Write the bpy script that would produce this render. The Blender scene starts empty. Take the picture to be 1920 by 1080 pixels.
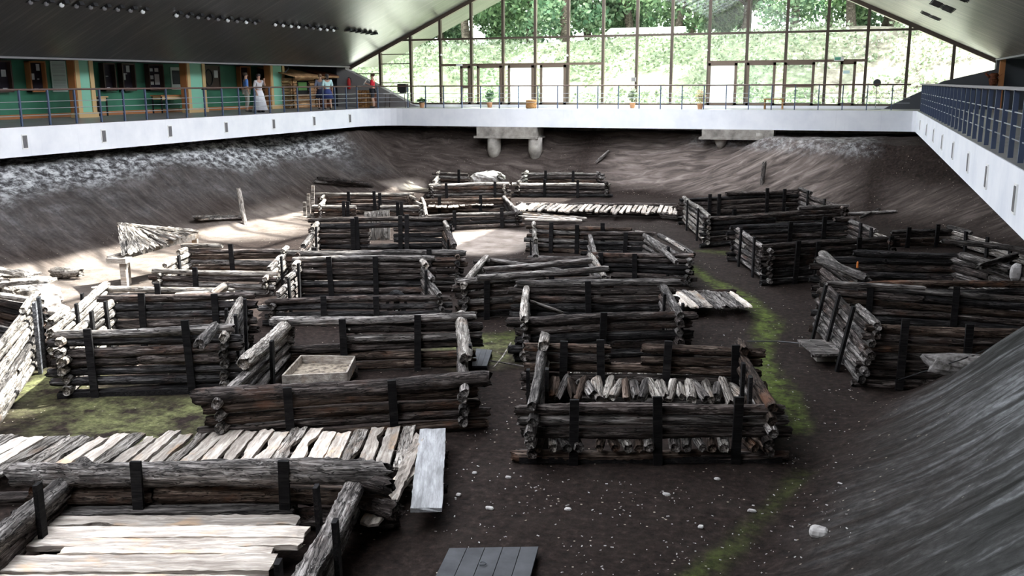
import bpy, math, random
import numpy as np
from mathutils import Vector, Matrix
sc = bpy.context.scene
COL = sc.collection
# ---------------------------------------------------------------- camera, light, exposure
CZ = 5.0                       # eye height above the pit floor
FPX, PITCH, YAW, ROLL = 1773.3, .2133, .3503, -.0045
_cy, _sy = math.cos(YAW), math.sin(YAW)
CF = np.array([-_sy*math.cos(PITCH), _cy*math.cos(PITCH), -math.sin(PITCH)])
_r0 = np.array([_cy, _sy, 0.]); _u0 = np.cross(_r0, CF)
CR = math.cos(ROLL)*_r0 + math.sin(ROLL)*_u0
CU = -math.sin(ROLL)*_r0 + math.cos(ROLL)*_u0
cam_d = bpy.data.cameras.new('camera'); cam = bpy.data.objects.new('camera', cam_d); COL.objects.link(cam)
cam_d.sensor_width = 36; cam_d.lens = FPX/1920*36; cam_d.clip_end = 400
cam.matrix_world = Matrix(((CR[0], CU[0], -CF[0], 0), (CR[1], CU[1], -CF[1], 0), (CR[2], CU[2], -CF[2], CZ), (0, 0, 0, 1)))
sc.camera = cam
w = bpy.data.worlds.new('sky'); sc.world = w; w.use_nodes = True
bg = w.node_tree.nodes['Background']; bg.inputs[0].default_value = (.96, .955, 1, 1); bg.inputs[1].default_value = 4.5
sun_d = bpy.data.lights.new('sun', 'SUN'); sun_d.energy = 16; sun_d.angle = math.radians(1.2); sun_d.color = (1, .96, .88)
sun = bpy.data.objects.new('sun', sun_d); COL.objects.link(sun)
SUN_DIR = Vector((-.50, -.60, -1.0)).normalized()       # the way the light travels
sun.rotation_euler = SUN_DIR.to_track_quat('-Z', 'Y').to_euler()
sc.view_settings.view_transform = 'Standard'; sc.view_settings.look = 'None'
sc.view_settings.exposure = 1.12; sc.view_settings.gamma = 1; sc.view_settings.use_curve_mapping = False

# ---------------------------------------------------------------- measuring helpers
def ray(px, py):
    return CF + CR*(px-960)/FPX + CU*(540-py)/FPX
def P(px, py, z=0.0):           # point at height z seen at a pixel of the photo
    d = ray(px, py); t = (z-CZ)/d[2]; return Vector((d[0]*t, d[1]*t, z))
def PX(px, py, x):              # point on the plane x
    d = ray(px, py); t = x/d[0]; return Vector((x, d[1]*t, CZ+d[2]*t))
def PY(px, py, y):
    d = ray(px, py); t = y/d[1]; return Vector((d[0]*t, y, CZ+d[2]*t))

# ---------------------------------------------------------------- scene building helpers
def tag(o, label=None, cat=None, group=None, kind=None):
    if label: o['label'] = label
    if cat: o['category'] = cat
    if group: o['group'] = group
    if kind: o['kind'] = kind
    return o
def empty(name, loc=(0, 0, 0), rz=0, label=None, cat=None, group=None):
    o = bpy.data.objects.new(name, None); COL.objects.link(o); o.location = loc; o.rotation_euler = (0, 0, rz)
    o.empty_display_size = .1
    return tag(o, label, cat, group)
def link(name, me, mat=None, parent=None, loc=None, rot=None, smooth=False):
    o = bpy.data.objects.new(name, me); COL.objects.link(o)
    if mat is not None and not len(me.materials):
        for m in (mat if isinstance(mat, (list, tuple)) else [mat]): me.materials.append(m)
    if parent is not None: o.parent = parent
    if loc is not None: o.location = loc
    if rot is not None: o.rotation_euler = rot
    return o
def mesh_np(name, V, F, smooth=True, mi=None):
    """V (n,3) array, F list/array of quads or mixed faces"""
    me = bpy.data.meshes.new(name)
    V = np.asarray(V, dtype=np.float32)
    me.vertices.add(len(V)); me.vertices.foreach_set('co', V.ravel())
    if isinstance(F, np.ndarray):
        k = F.shape[1]; tot = np.full(len(F), k, dtype=np.int32); flat = F.ravel().astype(np.int32)
    else:
        tot = np.array([len(f) for f in F], dtype=np.int32); flat = np.fromiter((i for f in F for i in f), dtype=np.int32)
    me.loops.add(len(flat)); me.loops.foreach_set('vertex_index', flat)
    me.polygons.add(len(tot)); st = np.zeros(len(tot), dtype=np.int32); st[1:] = np.cumsum(tot)[:-1]
    me.polygons.foreach_set('loop_start', st)
    me.polygons.foreach_set('use_smooth', np.full(len(tot), smooth, dtype=bool))
    if mi is not None: me.polygons.foreach_set('material_index', np.asarray(mi, dtype=np.int32))
    me.update(calc_edges=True); me.validate()
    return me
class MB:
    def __init__(s): s.V = []; s.F = []; s.n = 0; s.M = []; s.m = 0
    def add(s, V, F):
        V = [tuple(v) for v in V]
        s.V += V; s.F += [tuple(i+s.n for i in f) for f in F]; s.M += [s.m]*len(F); s.n += len(V); return s
    def box(s, c, d, rz=0, R=None):
        x, y, z = d[0]/2, d[1]/2, d[2]/2
        v = [Vector((a*x, b*y, e*z)) for a in (-1, 1) for b in (-1, 1) for e in (-1, 1)]
        M = R if R is not None else Matrix.Rotation(rz, 3, 'Z')
        v = [M @ q + Vector(c) for q in v]
        return s.add(v, [(0, 1, 3, 2), (4, 6, 7, 5), (0, 4, 5, 1), (2, 3, 7, 6), (0, 2, 6, 4), (1, 5, 7, 3)])
    def beam(s, a, b, w, h, up=(0, 0, 1)):
        a, b = Vector(a), Vector(b); d = b-a; L = d.length; x = d/L; y = Vector(up).cross(x)
        if y.length < 1e-4: y = Vector((1, 0, 0)).cross(x)
        y.normalize(); z = x.cross(y); R = Matrix((x, y, z)).transposed()
        return s.box((a+b)/2, (L, w, h), R=R)
    def tube(s, pts, r, n=8, cap=True):
        pts = [Vector(p) for p in pts]; rs = r if isinstance(r, (list, tuple)) else [r]*len(pts)
        V = []; F = []; ref = None
        for i, p in enumerate(pts):
            t = (pts[min(i+1, len(pts)-1)] - pts[max(i-1, 0)]).normalized()
            if ref is None: ref = Vector((0, 0, 1)) if abs(t.z) < .9 else Vector((1, 0, 0))
            u = (ref - t*ref.dot(t)).normalized(); v = t.cross(u); ref = u
            for k in range(n):
                a = 2*math.pi*k/n; V.append(p + (u*math.cos(a) + v*math.sin(a))*rs[i])
        for i in range(len(pts)-1):
            for k in range(n):
                k2 = (k+1) % n; F.append((i*n+k, i*n+k2, (i+1)*n+k2, (i+1)*n+k))
        if cap: F.append(tuple(range(n))[::-1]); F.append(tuple((len(pts)-1)*n+k for k in range(n)))
        return s.add(V, F)
    def lathe(s, prof, c=(0, 0, 0), n=20):
        V = []; F = []
        for r, z in prof:
            for k in range(n):
                a = 2*math.pi*k/n; V.append((c[0]+r*math.cos(a), c[1]+r*math.sin(a), c[2]+z))
        for i in range(len(prof)-1):
            for k in range(n):
                k2 = (k+1) % n; F.append((i*n+k, i*n+k2, (i+1)*n+k2, (i+1)*n+k))
        F.append(tuple(range(n))[::-1]); F.append(tuple((len(prof)-1)*n+k for k in range(n)))
        return s.add(V, F)
    def prism(s, poly, ext):
        n = len(poly); e = Vector(ext); p = [Vector(q) for q in poly]
        F = [tuple(range(n))[::-1], tuple(range(n, 2*n))]
        F += [(i, (i+1) % n, (i+1) % n+n, i+n) for i in range(n)]
        return s.add(p+[q+e for q in p], F)
    def build(s, name, mat, parent=None, loc=None, rot=None, smooth=False):
        me = mesh_np(name, np.array(s.V), s.F, smooth, s.M)
        return link(name, me, mat, parent, loc, rot)
def struct(o, label=None): o['kind'] = 'structure'; return o

# ---------------------------------------------------------------- materials
def mat(name, col=(.5, .5, .5), rough=.7, metal=0, spec=.4):
    m = bpy.data.materials.new(name); m.use_nodes = True; b = m.node_tree.nodes['Principled BSDF']
    b.inputs['Base Color'].default_value = (*col, 1); b.inputs['Roughness'].default_value = rough
    b.inputs['Metallic'].default_value = metal; b.inputs['Specular IOR Level'].default_value = spec
    return m
class NT:
    def __init__(s, m): s.m = m; s.t = m.node_tree; s.N = s.t.nodes; s.L = s.t.links; s.b = s.N['Principled BSDF']
    def n(s, ty, **k):
        x = s.N.new(ty)
        for a, b in k.items(): setattr(x, a, b)
        return x
    def lk(s, a, b): s.L.new(a, b)
    def coord(s, which='Object', scale=(1, 1, 1), seed=True):
        tc = s.n('ShaderNodeTexCoord'); mp = s.n('ShaderNodeMapping'); mp.inputs['Scale'].default_value = scale
        s.lk(tc.outputs[which], mp.inputs[0])
        if seed and which == 'Object':
            oi = s.n('ShaderNodeObjectInfo'); mu = s.n('ShaderNodeMath', operation='MULTIPLY'); mu.inputs[1].default_value = 40
            s.lk(oi.outputs['Random'], mu.inputs[0]); s.lk(mu.outputs[0], mp.inputs['Location'])
        return mp.outputs[0]
    def noise(s, co, scale, detail=4, rough=.6, dist=0):
        x = s.n('ShaderNodeTexNoise'); x.inputs['Scale'].default_value = scale; x.inputs['Detail'].default_value = detail
        x.inputs['Roughness'].default_value = rough; x.inputs['Distortion'].default_value = dist
        s.lk(co, x.inputs['Vector']); return x.outputs['Fac']
    def ramp(s, f, stops):
        r = s.n('ShaderNodeValToRGB'); e = r.color_ramp.elements
        while len(e) < len(stops): e.new(.5)
        for i, (p, c) in enumerate(stops):
            e[i].position = p; e[i].color = (*c, 1) if not isinstance(c, float) else (c, c, c, 1)
        s.lk(f, r.inputs[0]); return r.outputs[0]
    def mix(s, f, a, b, mode='MIX'):
        x = s.n('ShaderNodeMix', data_type='RGBA', blend_type=mode)
        for sock, v in ((x.inputs['Factor'], f), (x.inputs[6], a), (x.inputs[7], b)):
            if isinstance(v, (int, float)): sock.default_value = v
            elif isinstance(v, tuple): sock.default_value = (*v, 1)
            else: s.lk(v, sock)
        return x.outputs[2]
    def math(s, op, a, b=None, clamp=False):
        x = s.n('ShaderNodeMath', operation=op, use_clamp=clamp)
        for i, v in enumerate((a, b)):
            if v is None: continue
            if isinstance(v, (int, float)): x.inputs[i].default_value = v
            else: s.lk(v, x.inputs[i])
        return x.outputs[0]
    def bump(s, h, st=.5, d=.02):
        x = s.n('ShaderNodeBump'); x.inputs['Strength'].default_value = st; x.inputs['Distance'].default_value = d
        s.lk(h, x.inputs['Height']); s.lk(x.outputs[0], s.b.inputs['Normal'])
    def color(s, c): s.lk(c, s.b.inputs['Base Color'])
    def attr(s, name):
        x = s.n('ShaderNodeAttribute'); x.attribute_name = name; return x.outputs['Fac']
    def rnd(s): return s.n('ShaderNodeObjectInfo').outputs['Random']

def wood(name, dark, mid, light, red=(.16, .06, .03), redamt=.3, bump=.9):
    """weathered timber: grain and cracks run along the local x axis"""
    m = mat(name, mid, .85, spec=.15); t = NT(m)
    g = t.coord(scale=(1, 14, 14)); c2 = t.coord(scale=(.8, 5, 5)); c3 = t.coord(scale=(1, 1.6, 1.6))
    n1 = t.noise(g, 2.2, 6, .65, .4); n2 = t.noise(c2, 2.0, 4, .6); n3 = t.noise(c3, 1.7, 3)
    c = t.ramp(n1, [(.34, dark), (.5, mid), (.68, light)])
    c = t.mix(t.ramp(n2, [(.38, 0.), (.62, .75)]), c, tuple(v*.6 for v in dark))
    r_ = t.ramp(n3, [(.56, 0.), (.70, 1.)])
    c = t.mix(t.math('MULTIPLY', r_, redamt), c, red)
    ck = t.noise(t.coord(scale=(.9, 11, 11)), 1.9, 3, .5, .5)
    cr = t.ramp(ck, [(.455, 0.), (.485, 1.), (.50, 1.), (.53, 0.)]); cr2 = t.math('MULTIPLY', cr, .85 if dark[0] < .15 else .22)
    c = t.mix(cr2, c, tuple(v*.25 for v in dark))
    k = t.ramp(t.rnd(), [(0., .6), (.5, 1.), (1., 1.5)])
    c = t.mix(1., c, k, 'MULTIPLY'); t.color(c)
    t.bump(t.math('SUBTRACT', t.math('ADD', n1, t.math('MULTIPLY', n2, .8)), t.math('MULTIPLY', cr, .5)), bump, .04)
    return m
M = {}
M['log'] = wood('old_dark_timber', (.020, .015, .013), (.076, .060, .054), (.33, .285, .265), (.14, .07, .045), .35)
M['log_black'] = wood('blackened_timber', (.012, .011, .012), (.042, .038, .038), (.19, .18, .175), redamt=.1)
M['log_grey'] = wood('grey_timber', (.04, .035, .033), (.20, .178, .165), (.56, .52, .49), redamt=.12)
M['log_pale'] = wood('bleached_timber', (.12, .10, .085), (.46, .415, .37), (.82, .77, .71), (.35, .22, .14), .4)
M['log_brown'] = wood('brown_timber', (.032, .02, .014), (.105, .072, .056), (.32, .25, .205), (.22, .095, .05), .5)
M['plank'] = wood('weathered_plank', (.38, .32, .275), (.60, .53, .46), (.82, .76, .69), (.58, .40, .26), .8, .45)
M['plank_grey'] = wood('grey_plank', (.05, .05, .055), (.13, .13, .14), (.23, .23, .24), (.15, .14, .13), .2, .25)
M['post'] = wood('black_support_board', (.006, .005, .006), (.012, .011, .011), (.03, .027, .026), redamt=0, bump=.15)
M['painted_grey'] = mat('painted_grey_board', (.05, .052, .058), .75, spec=.2); t = NT(M['painted_grey']); t.color(t.ramp(t.noise(t.coord(), 2.5, 5), [(.3, (.035, .036, .04)), (.7, (.075, .077, .083))]))
M['stain_wood'] = wood('varnished_pine', (.26, .12, .04), (.46, .24, .10), (.62, .38, .18), redamt=.2, bump=.2)
M['hut_wood'] = wood('honey_log', (.30, .15, .07), (.50, .30, .16), (.68, .47, .28), redamt=.2, bump=.3)
M['hut_dark'] = wood('red_brown_boards', (.10, .03, .015), (.22, .07, .035), (.34, .13, .06), redamt=.1, bump=.3)

m = mat('white_painted_beam', (.78, .80, .84), .6); t = NT(m); co = t.coord(seed=False)
n = t.noise(co, .8, 5); n2 = t.noise(t.coord(scale=(6, 6, .5), seed=False), 1.2, 4)
c = t.ramp(n, [(.3, (.72, .74, .79)), (.6, (.84, .85, .88))]); c = t.mix(t.ramp(n2, [(.6, 0.), (.8, .35)]), c, (.60, .61, .66)); t.color(c); M['beam'] = m
m = mat('concrete', (.3, .28, .26), .9, spec=.2); t = NT(m); co = t.coord(seed=False)
n = t.noise(co, 3, 6); t.color(t.ramp(n, [(.3, (.17, .155, .14)), (.7, (.40, .37, .33))])); t.bump(n, .6, .04); M['concrete'] = m
m = mat('gallery_floor', (.3, .3, .29), .35); t = NT(m); n = t.noise(t.coord(seed=False), 1.5, 4); t.color(t.ramp(n, [(.3, (.20, .20, .20)), (.7, (.34, .33, .32))])); M['gfloor'] = m
M['green'] = mat('green_wall_paint', (.035, .17, .10), .6); t = NT(M['green']); n = t.noise(t.coord(seed=False), .5, 3); t.color(t.ramp(n, [(.35, (.025, .13, .075)), (.65, (.05, .22, .13))]))
M['mint'] = mat('mint_panel', (.25, .58, .42), .5)
M['orange_trim'] = mat('orange_wood_trim', (.42, .17, .06), .5)
M['yellow_trim'] = mat('light_wood_trim', (.62, .42, .20), .5)
M['darkgrey'] = mat('dark_grey_wall', (.07, .075, .085), .8)
M['dgrey2'] = mat('grey_plaster', (.24, .23, .23), .8)
M['bluegrey'] = mat('blue_grey_steel', (.075, .10, .17), .45, .2)
M['steel'] = mat('rail_bar_steel', (.42, .44, .48), .35, .6)
M['handrail'] = mat('dark_wood_handrail', (.10, .06, .05), .5)
M['mullion'] = mat('brown_frame_metal', (.085, .065, .05), .5, .2)
M['frame_lt'] = mat('bronze_frame_metal', (.16, .12, .09), .5, .2)
M['black'] = mat('black_matte', (.012, .012, .014), .7)
M['dark_panel'] = mat('dark_purple_backing', (.025, .018, .03), .8)
M['paper'] = mat('paper_white', (.7, .7, .7), .8)
M['paper_grey'] = mat('paper_grey', (.62, .68, .65), .8)
M['case'] = mat('dark_display_frame', (.055, .03, .022), .5)
M['white'] = mat('white_paint', (.82, .82, .80), .5)
M['red'] = mat('red_paint', (.55, .03, .03), .4)
M['signgreen'] = mat('exit_green', (.10, .35, .22), .5)
M['lens'] = mat('lamp_lens', (.16, .16, .17), .25); M['lens_b'] = mat('bright_lamp_lens', (.75, .78, .8), .15)
M['terracotta'] = mat('terracotta', (.48, .25, .13), .7)
M['rubber'] = mat('black_rubber', (.02, .02, .022), .5)
M['rockm'] = mat('pale_stone', (.48, .46, .44), .9); t = NT(M['rockm']); n = t.noise(t.coord(), 5, 6); t.color(t.ramp(n, [(.3, (.25, .23, .22)), (.7, (.60, .58, .56))])); t.bump(n, .6, .03)
M['rubble'] = mat('chalky_rubble', (.55, .52, .48), .95); t = NT(M['rubble']); n = t.noise(t.coord(), 6, 6); t.color(t.ramp(n, [(.35, (.20, .17, .15)), (.65, (.68, .64, .60))])); t.bump(n, .8, .04)
def glass_mat(name, tint=(1, 1, 1), refl=.10):
    m = bpy.data.materials.new(name); m.use_nodes = True; nt = m.node_tree; nt.nodes.clear()
    o = nt.nodes.new('ShaderNodeOutputMaterial'); a = nt.nodes.new('ShaderNodeBsdfTransparent'); a.inputs[0].default_value = (*tint, 1)
    g = nt.nodes.new('ShaderNodeBsdfGlossy'); g.inputs['Roughness'].default_value = .03; mx = nt.nodes.new('ShaderNodeMixShader')
    mx.inputs[0].default_value = refl
    nt.links.new(a.outputs[0], mx.inputs[1]); nt.links.new(g.outputs[0], mx.inputs[2]); nt.links.new(mx.outputs[0], o.inputs[0]); return m
M['glass'] = glass_mat('window_glass', (.93, .98, .95), .05)
M['roofglass'] = glass_mat('roof_glass', (.95, .98, 1), .05)
m = bpy.data.materials.new('frosted_glass'); m.use_nodes = True; nt = m.node_tree; nt.nodes.clear()
o = nt.nodes.new('ShaderNodeOutputMaterial'); a = nt.nodes.new('ShaderNodeBsdfTranslucent'); a.inputs[0].default_value = (.95, .98, 1, 1)
b = nt.nodes.new('ShaderNodeBsdfDiffuse'); b.inputs[0].default_value = (.9, .92, .92, 1); mx = nt.nodes.new('ShaderNodeMixShader'); mx.inputs[0].default_value = .35
nt.links.new(a.outputs[0], mx.inputs[1]); nt.links.new(b.outputs[0], mx.inputs[2]); nt.links.new(mx.outputs[0], o.inputs[0]); M['frost'] = m  # plain white translucent sheet for the white door panes

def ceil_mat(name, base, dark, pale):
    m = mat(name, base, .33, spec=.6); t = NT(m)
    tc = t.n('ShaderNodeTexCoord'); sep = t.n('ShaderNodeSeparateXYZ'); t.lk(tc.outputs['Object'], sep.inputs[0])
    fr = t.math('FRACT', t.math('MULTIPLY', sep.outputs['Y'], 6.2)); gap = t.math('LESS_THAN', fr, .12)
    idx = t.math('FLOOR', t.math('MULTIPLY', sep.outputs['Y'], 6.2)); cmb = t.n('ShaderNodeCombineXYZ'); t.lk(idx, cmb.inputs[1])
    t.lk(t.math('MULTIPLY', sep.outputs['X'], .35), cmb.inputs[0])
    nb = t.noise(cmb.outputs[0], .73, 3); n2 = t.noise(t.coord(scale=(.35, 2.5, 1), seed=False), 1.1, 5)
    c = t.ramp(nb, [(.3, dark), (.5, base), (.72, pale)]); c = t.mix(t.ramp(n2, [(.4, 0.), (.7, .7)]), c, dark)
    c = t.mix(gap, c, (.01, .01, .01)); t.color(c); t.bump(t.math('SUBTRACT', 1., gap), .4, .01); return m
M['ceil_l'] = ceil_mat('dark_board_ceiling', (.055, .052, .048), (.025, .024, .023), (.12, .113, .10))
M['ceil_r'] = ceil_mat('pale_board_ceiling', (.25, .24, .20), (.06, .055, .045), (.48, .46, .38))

# pit soil
m = mat('pit_soil', (.03, .025, .02), .95, spec=.1); t = NT(m)
co = t.coord(seed=False); fine = t.noise(co, 9, 8, .7); med = t.noise(co, 1.6, 5, .6); big = t.noise(co, .45, 4)
stk = t.noise(t.coord(scale=(.55, 3.2, .8), seed=False), 1.3, 6, .6, .8)
soil = t.ramp(fine, [(.32, (.0065, .0048, .0042)), (.55, (.023, .0155, .0130)), (.75, (.058, .043, .036))])
soil = t.mix(t.ramp(med, [(.45, 0.), (.75, .4)]), soil, (.038, .029, .024))
vo = t.n('ShaderNodeTexVoronoi'); vo.inputs['Scale'].default_value = 7; t.lk(co, vo.inputs['Vector'])
spk = t.math('LESS_THAN', vo.outputs['Distance'], .10); sel = t.math('GREATER_THAN', t.noise(co, 1.1, 4), .52)
soil = t.mix(t.math('MULTIPLY', t.math('MULTIPLY', spk, sel), .8), soil, (.42, .37, .30))
ash = t.ramp(t.math('ADD', t.math('MULTIPLY', stk, .7), t.math('MULTIPLY', big, .3)), [(.38, (.022, .022, .020)), (.50, (.075, .075, .073)), (.64, (.26, .265, .27))])
iso = t.noise(t.coord(scale=(1.2, .8, 1.4), seed=False), 1.1, 7, .68, .3)
ashl = t.ramp(iso, [(.36, (.035, .033, .034)), (.55, (.105, .102, .105)), (.72, (.24, .24, .25))])
ash = t.mix(t.attr('left'), ash, ashl)
ash = t.mix(t.ramp(fine, [(.4, .5), (.6, 0.)]), ash, (.03, .03, .028))
soil = t.mix(t.attr('ash'), soil, ash)
brn = t.ramp(stk, [(.35, (.05, .04, .035)), (.55, (.13, .105, .092)), (.72, (.24, .20, .18))])
soil = t.mix(t.attr('brown'), soil, brn)
sunlit_sand = t.ramp(med, [(.3, (.17, .135, .11)), (.7, (.38, .32, .28))])
soil = t.mix(t.attr('sand'), soil, sunlit_sand)
chk = t.noise(t.coord(scale=(1.6, 1.0, 2), seed=False), 2.6, 8, .75, .2)
chalk = t.ramp(chk, [(.42, (.045, .043, .045)), (.50, (.22, .22, .225)), (.60, (.66, .66, .66))])
soil = t.mix(t.attr('chalk'), soil, chalk)
ms = t.math('MULTIPLY', t.attr('moss'), t.ramp(t.noise(co, 3.2, 6, .7), [(.40, .1), (.6, 1.)]))
moss = t.ramp(fine, [(.3, (.03, .042, .010)), (.7, (.12, .16, .032))])
soil = t.mix(ms, soil, moss)
gs = t.math('MULTIPLY', t.attr('grass'), t.ramp(t.noise(co, 2.2, 6, .7), [(.40, 0.), (.62, .9)]))
soil = t.mix(gs, soil, t.ramp(fine, [(.3, (.05, .055, .02)), (.7, (.24, .25, .11))]))
t.color(soil); t.bump(t.math('ADD', fine, t.math('MULTIPLY', med, 1.5)), .7, .05); M['soil'] = m
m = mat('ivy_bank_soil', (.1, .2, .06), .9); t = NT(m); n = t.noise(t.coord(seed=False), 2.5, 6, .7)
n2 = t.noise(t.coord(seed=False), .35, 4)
c = t.ramp(n, [(.35, (.07, .09, .05)), (.55, (.19, .22, .13)), (.7, (.36, .38, .27))]); c = t.mix(t.ramp(n2, [(.55, 0.), (.7, .7)]), c, (.30, .26, .21)); sx = t.n('ShaderNodeSeparateXYZ'); tcx = t.n('ShaderNodeTexCoord'); t.lk(tcx.outputs['Object'], sx.inputs[0])  # greens washed out, outdoor haze put into the bank colour
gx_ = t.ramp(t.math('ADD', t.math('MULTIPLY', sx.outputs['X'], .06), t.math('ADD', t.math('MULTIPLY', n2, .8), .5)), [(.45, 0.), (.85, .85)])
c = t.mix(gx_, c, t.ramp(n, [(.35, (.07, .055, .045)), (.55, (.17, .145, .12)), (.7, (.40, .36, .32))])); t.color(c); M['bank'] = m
def leafmat(name, a, b, c_):
    m = mat(name, b, .6); t = NT(m); g = t.n('ShaderNodeNewGeometry'); c = t.ramp(g.outputs['Random Per Island'], [(.1, a), (.5, b), (.9, c_)]); t.color(c)
    tr = t.n('ShaderNodeBsdfTranslucent'); t.lk(c, tr.inputs[0]); mx = t.n('ShaderNodeMixShader'); mx.inputs[0].default_value = .4
    out = [x for x in t.N if x.type == 'OUTPUT_MATERIAL'][0]
    t.lk(t.b.outputs[0], mx.inputs[1]); t.lk(tr.outputs[0], mx.inputs[2]); t.lk(mx.outputs[0], out.inputs[0]); return m
M['leaf'] = leafmat('tree_leaves', (.03, .065, .025), (.09, .17, .07), (.22, .32, .16))
M['leaf2'] = leafmat('bright_tree_leaves', (.06, .13, .07), (.16, .28, .15), (.32, .42, .26))
M['ivy'] = leafmat('ivy_leaves', (.12, .16, .09), (.24, .29, .19), (.42, .46, .36))  # leaf and ivy greens greyed and paled, haze put into their colour
M['bark'] = wood('tree_bark', (.06, .045, .035), (.17, .14, .11), (.30, .26, .21), redamt=0)
# ---------------------------------------------------------------- the building
XL, XR, YF = -23.73, 2.17, 44.33          # inner edges of the gallery round the pit
GZ, BZ = CZ-1.228, CZ-1.228-.877          # gallery floor, underside of its edge beam
YG = 47.4                                 # glazed end wall
EL, ER, EZ = -26.8, 5.4, CZ+.93           # eaves
RX, RZ = (EL+ER)/2, CZ+.93+(ER-EL)/2*.457 # ridge
SK = 4.6                                  # half width of the glazed ridge
def roof_z(x): return RZ - abs(x-RX)*.457
YN = -5.0
rng = np.random.default_rng(7); random.seed(7)

# pit ground as a heightfield
def interp(v, xs, ys): return np.interp(v, xs, ys)
def sn(x, y, s):                          # cheap smooth noise
    r = np.random.default_rng(s); o = 0
    for k in (1., 1.9, 3.7, 7.1):
        for _ in range(3):
            a = r.uniform(0, 6.28); f = k*r.uniform(.7, 1.3); o = o + np.sin(f*(x*math.cos(a)+y*math.sin(a))+r.uniform(0, 6.28))/k
    return o/4
def ground(x, y, rough=True):
    x = np.asarray(x, float); y = np.asarray(y, float)
    xlt = interp(y, [0, 12, 20, 30, 38, 42], [-19.5, -19.3, -20, -20.6, -21.3, -20.0])
    xrt = interp(y, [0, 7, 9, 11, 13, 14.5, 16, 18, 22, 28, 31, 34, 37, 39.5, 41.5, 43.5], [-.9, -.9, -.8, -.6, -.35, -.05, .7, 3.0, 4.4, 4.6, 4.2, 2.6, -.5, -4, -8, -10.5])
    wr = interp(y, [0, 9, 12, 15, 18, 26, 36, 40, 43], [3.4, 3.5, 3.5, 3.4, 3.2, 3.2, 5.0, 6.0, 6.5])
    n = sn(x*.9, y*.9, 3)*.10
    uL = (xlt-x)/4.0 + n*.6; uR = (x-xrt)/wr + n*.5
    uF = (y-42.3-interp(x, [-24, -19, -14, -9, -4], [-.6, .1, .6, .2, -.8]))/3.3 + n
    uN = (3.2-y)/2.5
    zz = []
    for u, p in ((uL, 1.35), (uR, 1.35), (uF, .8), (uN, 1.)):
        u = np.clip(u, 0, 1.0); zz.append(2.62*u**p)
    z = np.maximum(np.maximum(zz[0], zz[1]), np.maximum(zz[2], zz[3]))
    if rough:
        k = np.clip(z/2.0, 0, 1)
        kc = np.clip((z-1.3)/.6, 0, 1)*np.clip((-17-x)/1., 0, 1)
        z = z + sn(x*1.6, y*1.6, 5)*(.02+.06*k) + sn(x*5, y*5, 6)*(.012+.03*k) + kc*(.10*np.maximum(0, sn(x*4, y*4, 8))+.05*sn(x*13, y*13, 15))
    return np.minimum(z, 2.78)
def gz(x, y): return float(ground(x, y))
nx, ny = 300, 400
gx = np.linspace(-29.3, 8.9, nx); gy = np.linspace(-4.8, 47.45, ny)
X, Y = np.meshgrid(gx, gy, indexing='ij'); Z = ground(X, Y)
V = np.stack([X, Y, Z], -1).reshape(-1, 3)
ii = np.arange(nx*ny).reshape(nx, ny); Fq = np.stack([ii[:-1, :-1], ii[1:, :-1], ii[1:, 1:], ii[:-1, 1:]], -1).reshape(-1, 4)
me = mesh_np('pit_ground', V, Fq, True)
def dist_path(pts):
    d = np.full(X.shape, 1e9)
    for a, b in zip(pts[:-1], pts[1:]):
        ax, ay, bx, by = a[0], a[1], b[0], b[1]; l2 = (bx-ax)**2+(by-ay)**2
        tt = np.clip(((X-ax)*(bx-ax)+(Y-ay)*(by-ay))/l2, 0, 1); d = np.minimum(d, np.hypot(X-ax-tt*(bx-ax), Y-ay-tt*(by-ay)))
    return d
def blob(px, py, r, soft=.5):
    c = P(px, py); d = np.hypot(X-c.x, Y-c.y)+sn(X, Y, 9)*.3; return np.clip((r-d)/soft, 0, 1)
def setattr_(name, arr):
    a = me.attributes.new(name, 'FLOAT', 'POINT'); a.data.foreach_set('value', np.clip(arr, 0, 1).astype(np.float32).ravel())
wob = sn(X*1.4, Y*1.4, 12)*.22
d1 = dist_path([P(*p) for p in ((1290, 500), (1340, 530), (1400, 560), (1440, 600), (1432, 645), (1440, 700), (1465, 740), (1490, 800))])+wob*.6
d2 = dist_path([P(*p) for p in ((1500, 890), (1470, 930), (1400, 1000), (1330, 1060), (1290, 1120))])+wob*.5
moss = np.maximum(np.clip((.29-d1)/.16, 0, 1), .6*np.clip((.2-d2)/.2, 0, 1))
d3 = dist_path([P(870, 640), P(960, 630)]); moss = np.maximum(moss, .5*np.clip((.5-d3-wob)/.3, 0, 1))
moss = np.maximum(moss, .6*np.clip((.5-dist_path([P(1320, 470), P(1370, 475)])-wob)/.4, 0, 1))
setattr_('moss', moss)
gr = np.maximum.reduce([blob(60, 720, 1.4, 1.2), blob(200, 770, 1.6, 1.3)*.9, blob(350, 770, 1.2, 1), blob(910, 660, 1.4, 1)*.8, blob(240, 800, 1.4, 1)])
setattr_('grass', gr)
kR = np.clip((Z+.05+.5*sn(X*.9, Y*.9, 44))/1.3, .15, 1)*np.clip((X-interp(Y, [0, 9, 12, 15, 18, 24, 34, 38], [-1.1, -.8, -.2, .6, 3.4, 4.6, 5, 3]))/.8, 0, 1)*np.clip((24-Y)/4, 0, 1)
lash = np.clip((Z-.45-sn(X*.7, Y*.7, 22)*.5)/.6, 0, 1)*np.clip((-18-X)/1, 0, 1)*np.clip((43-Y)/3, 0, 1)
setattr_('left', np.clip((-15-X)/2, 0, 1))
setattr_('ash', np.maximum(kR, .75*lash))
br = np.clip((Z-.1)/.4, 0, 1)*np.clip((Y-33)/4, 0, 1)*np.clip((X+12.5)/2, 0, 1)*np.clip((.5-X)/2, 0, 1)
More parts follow.
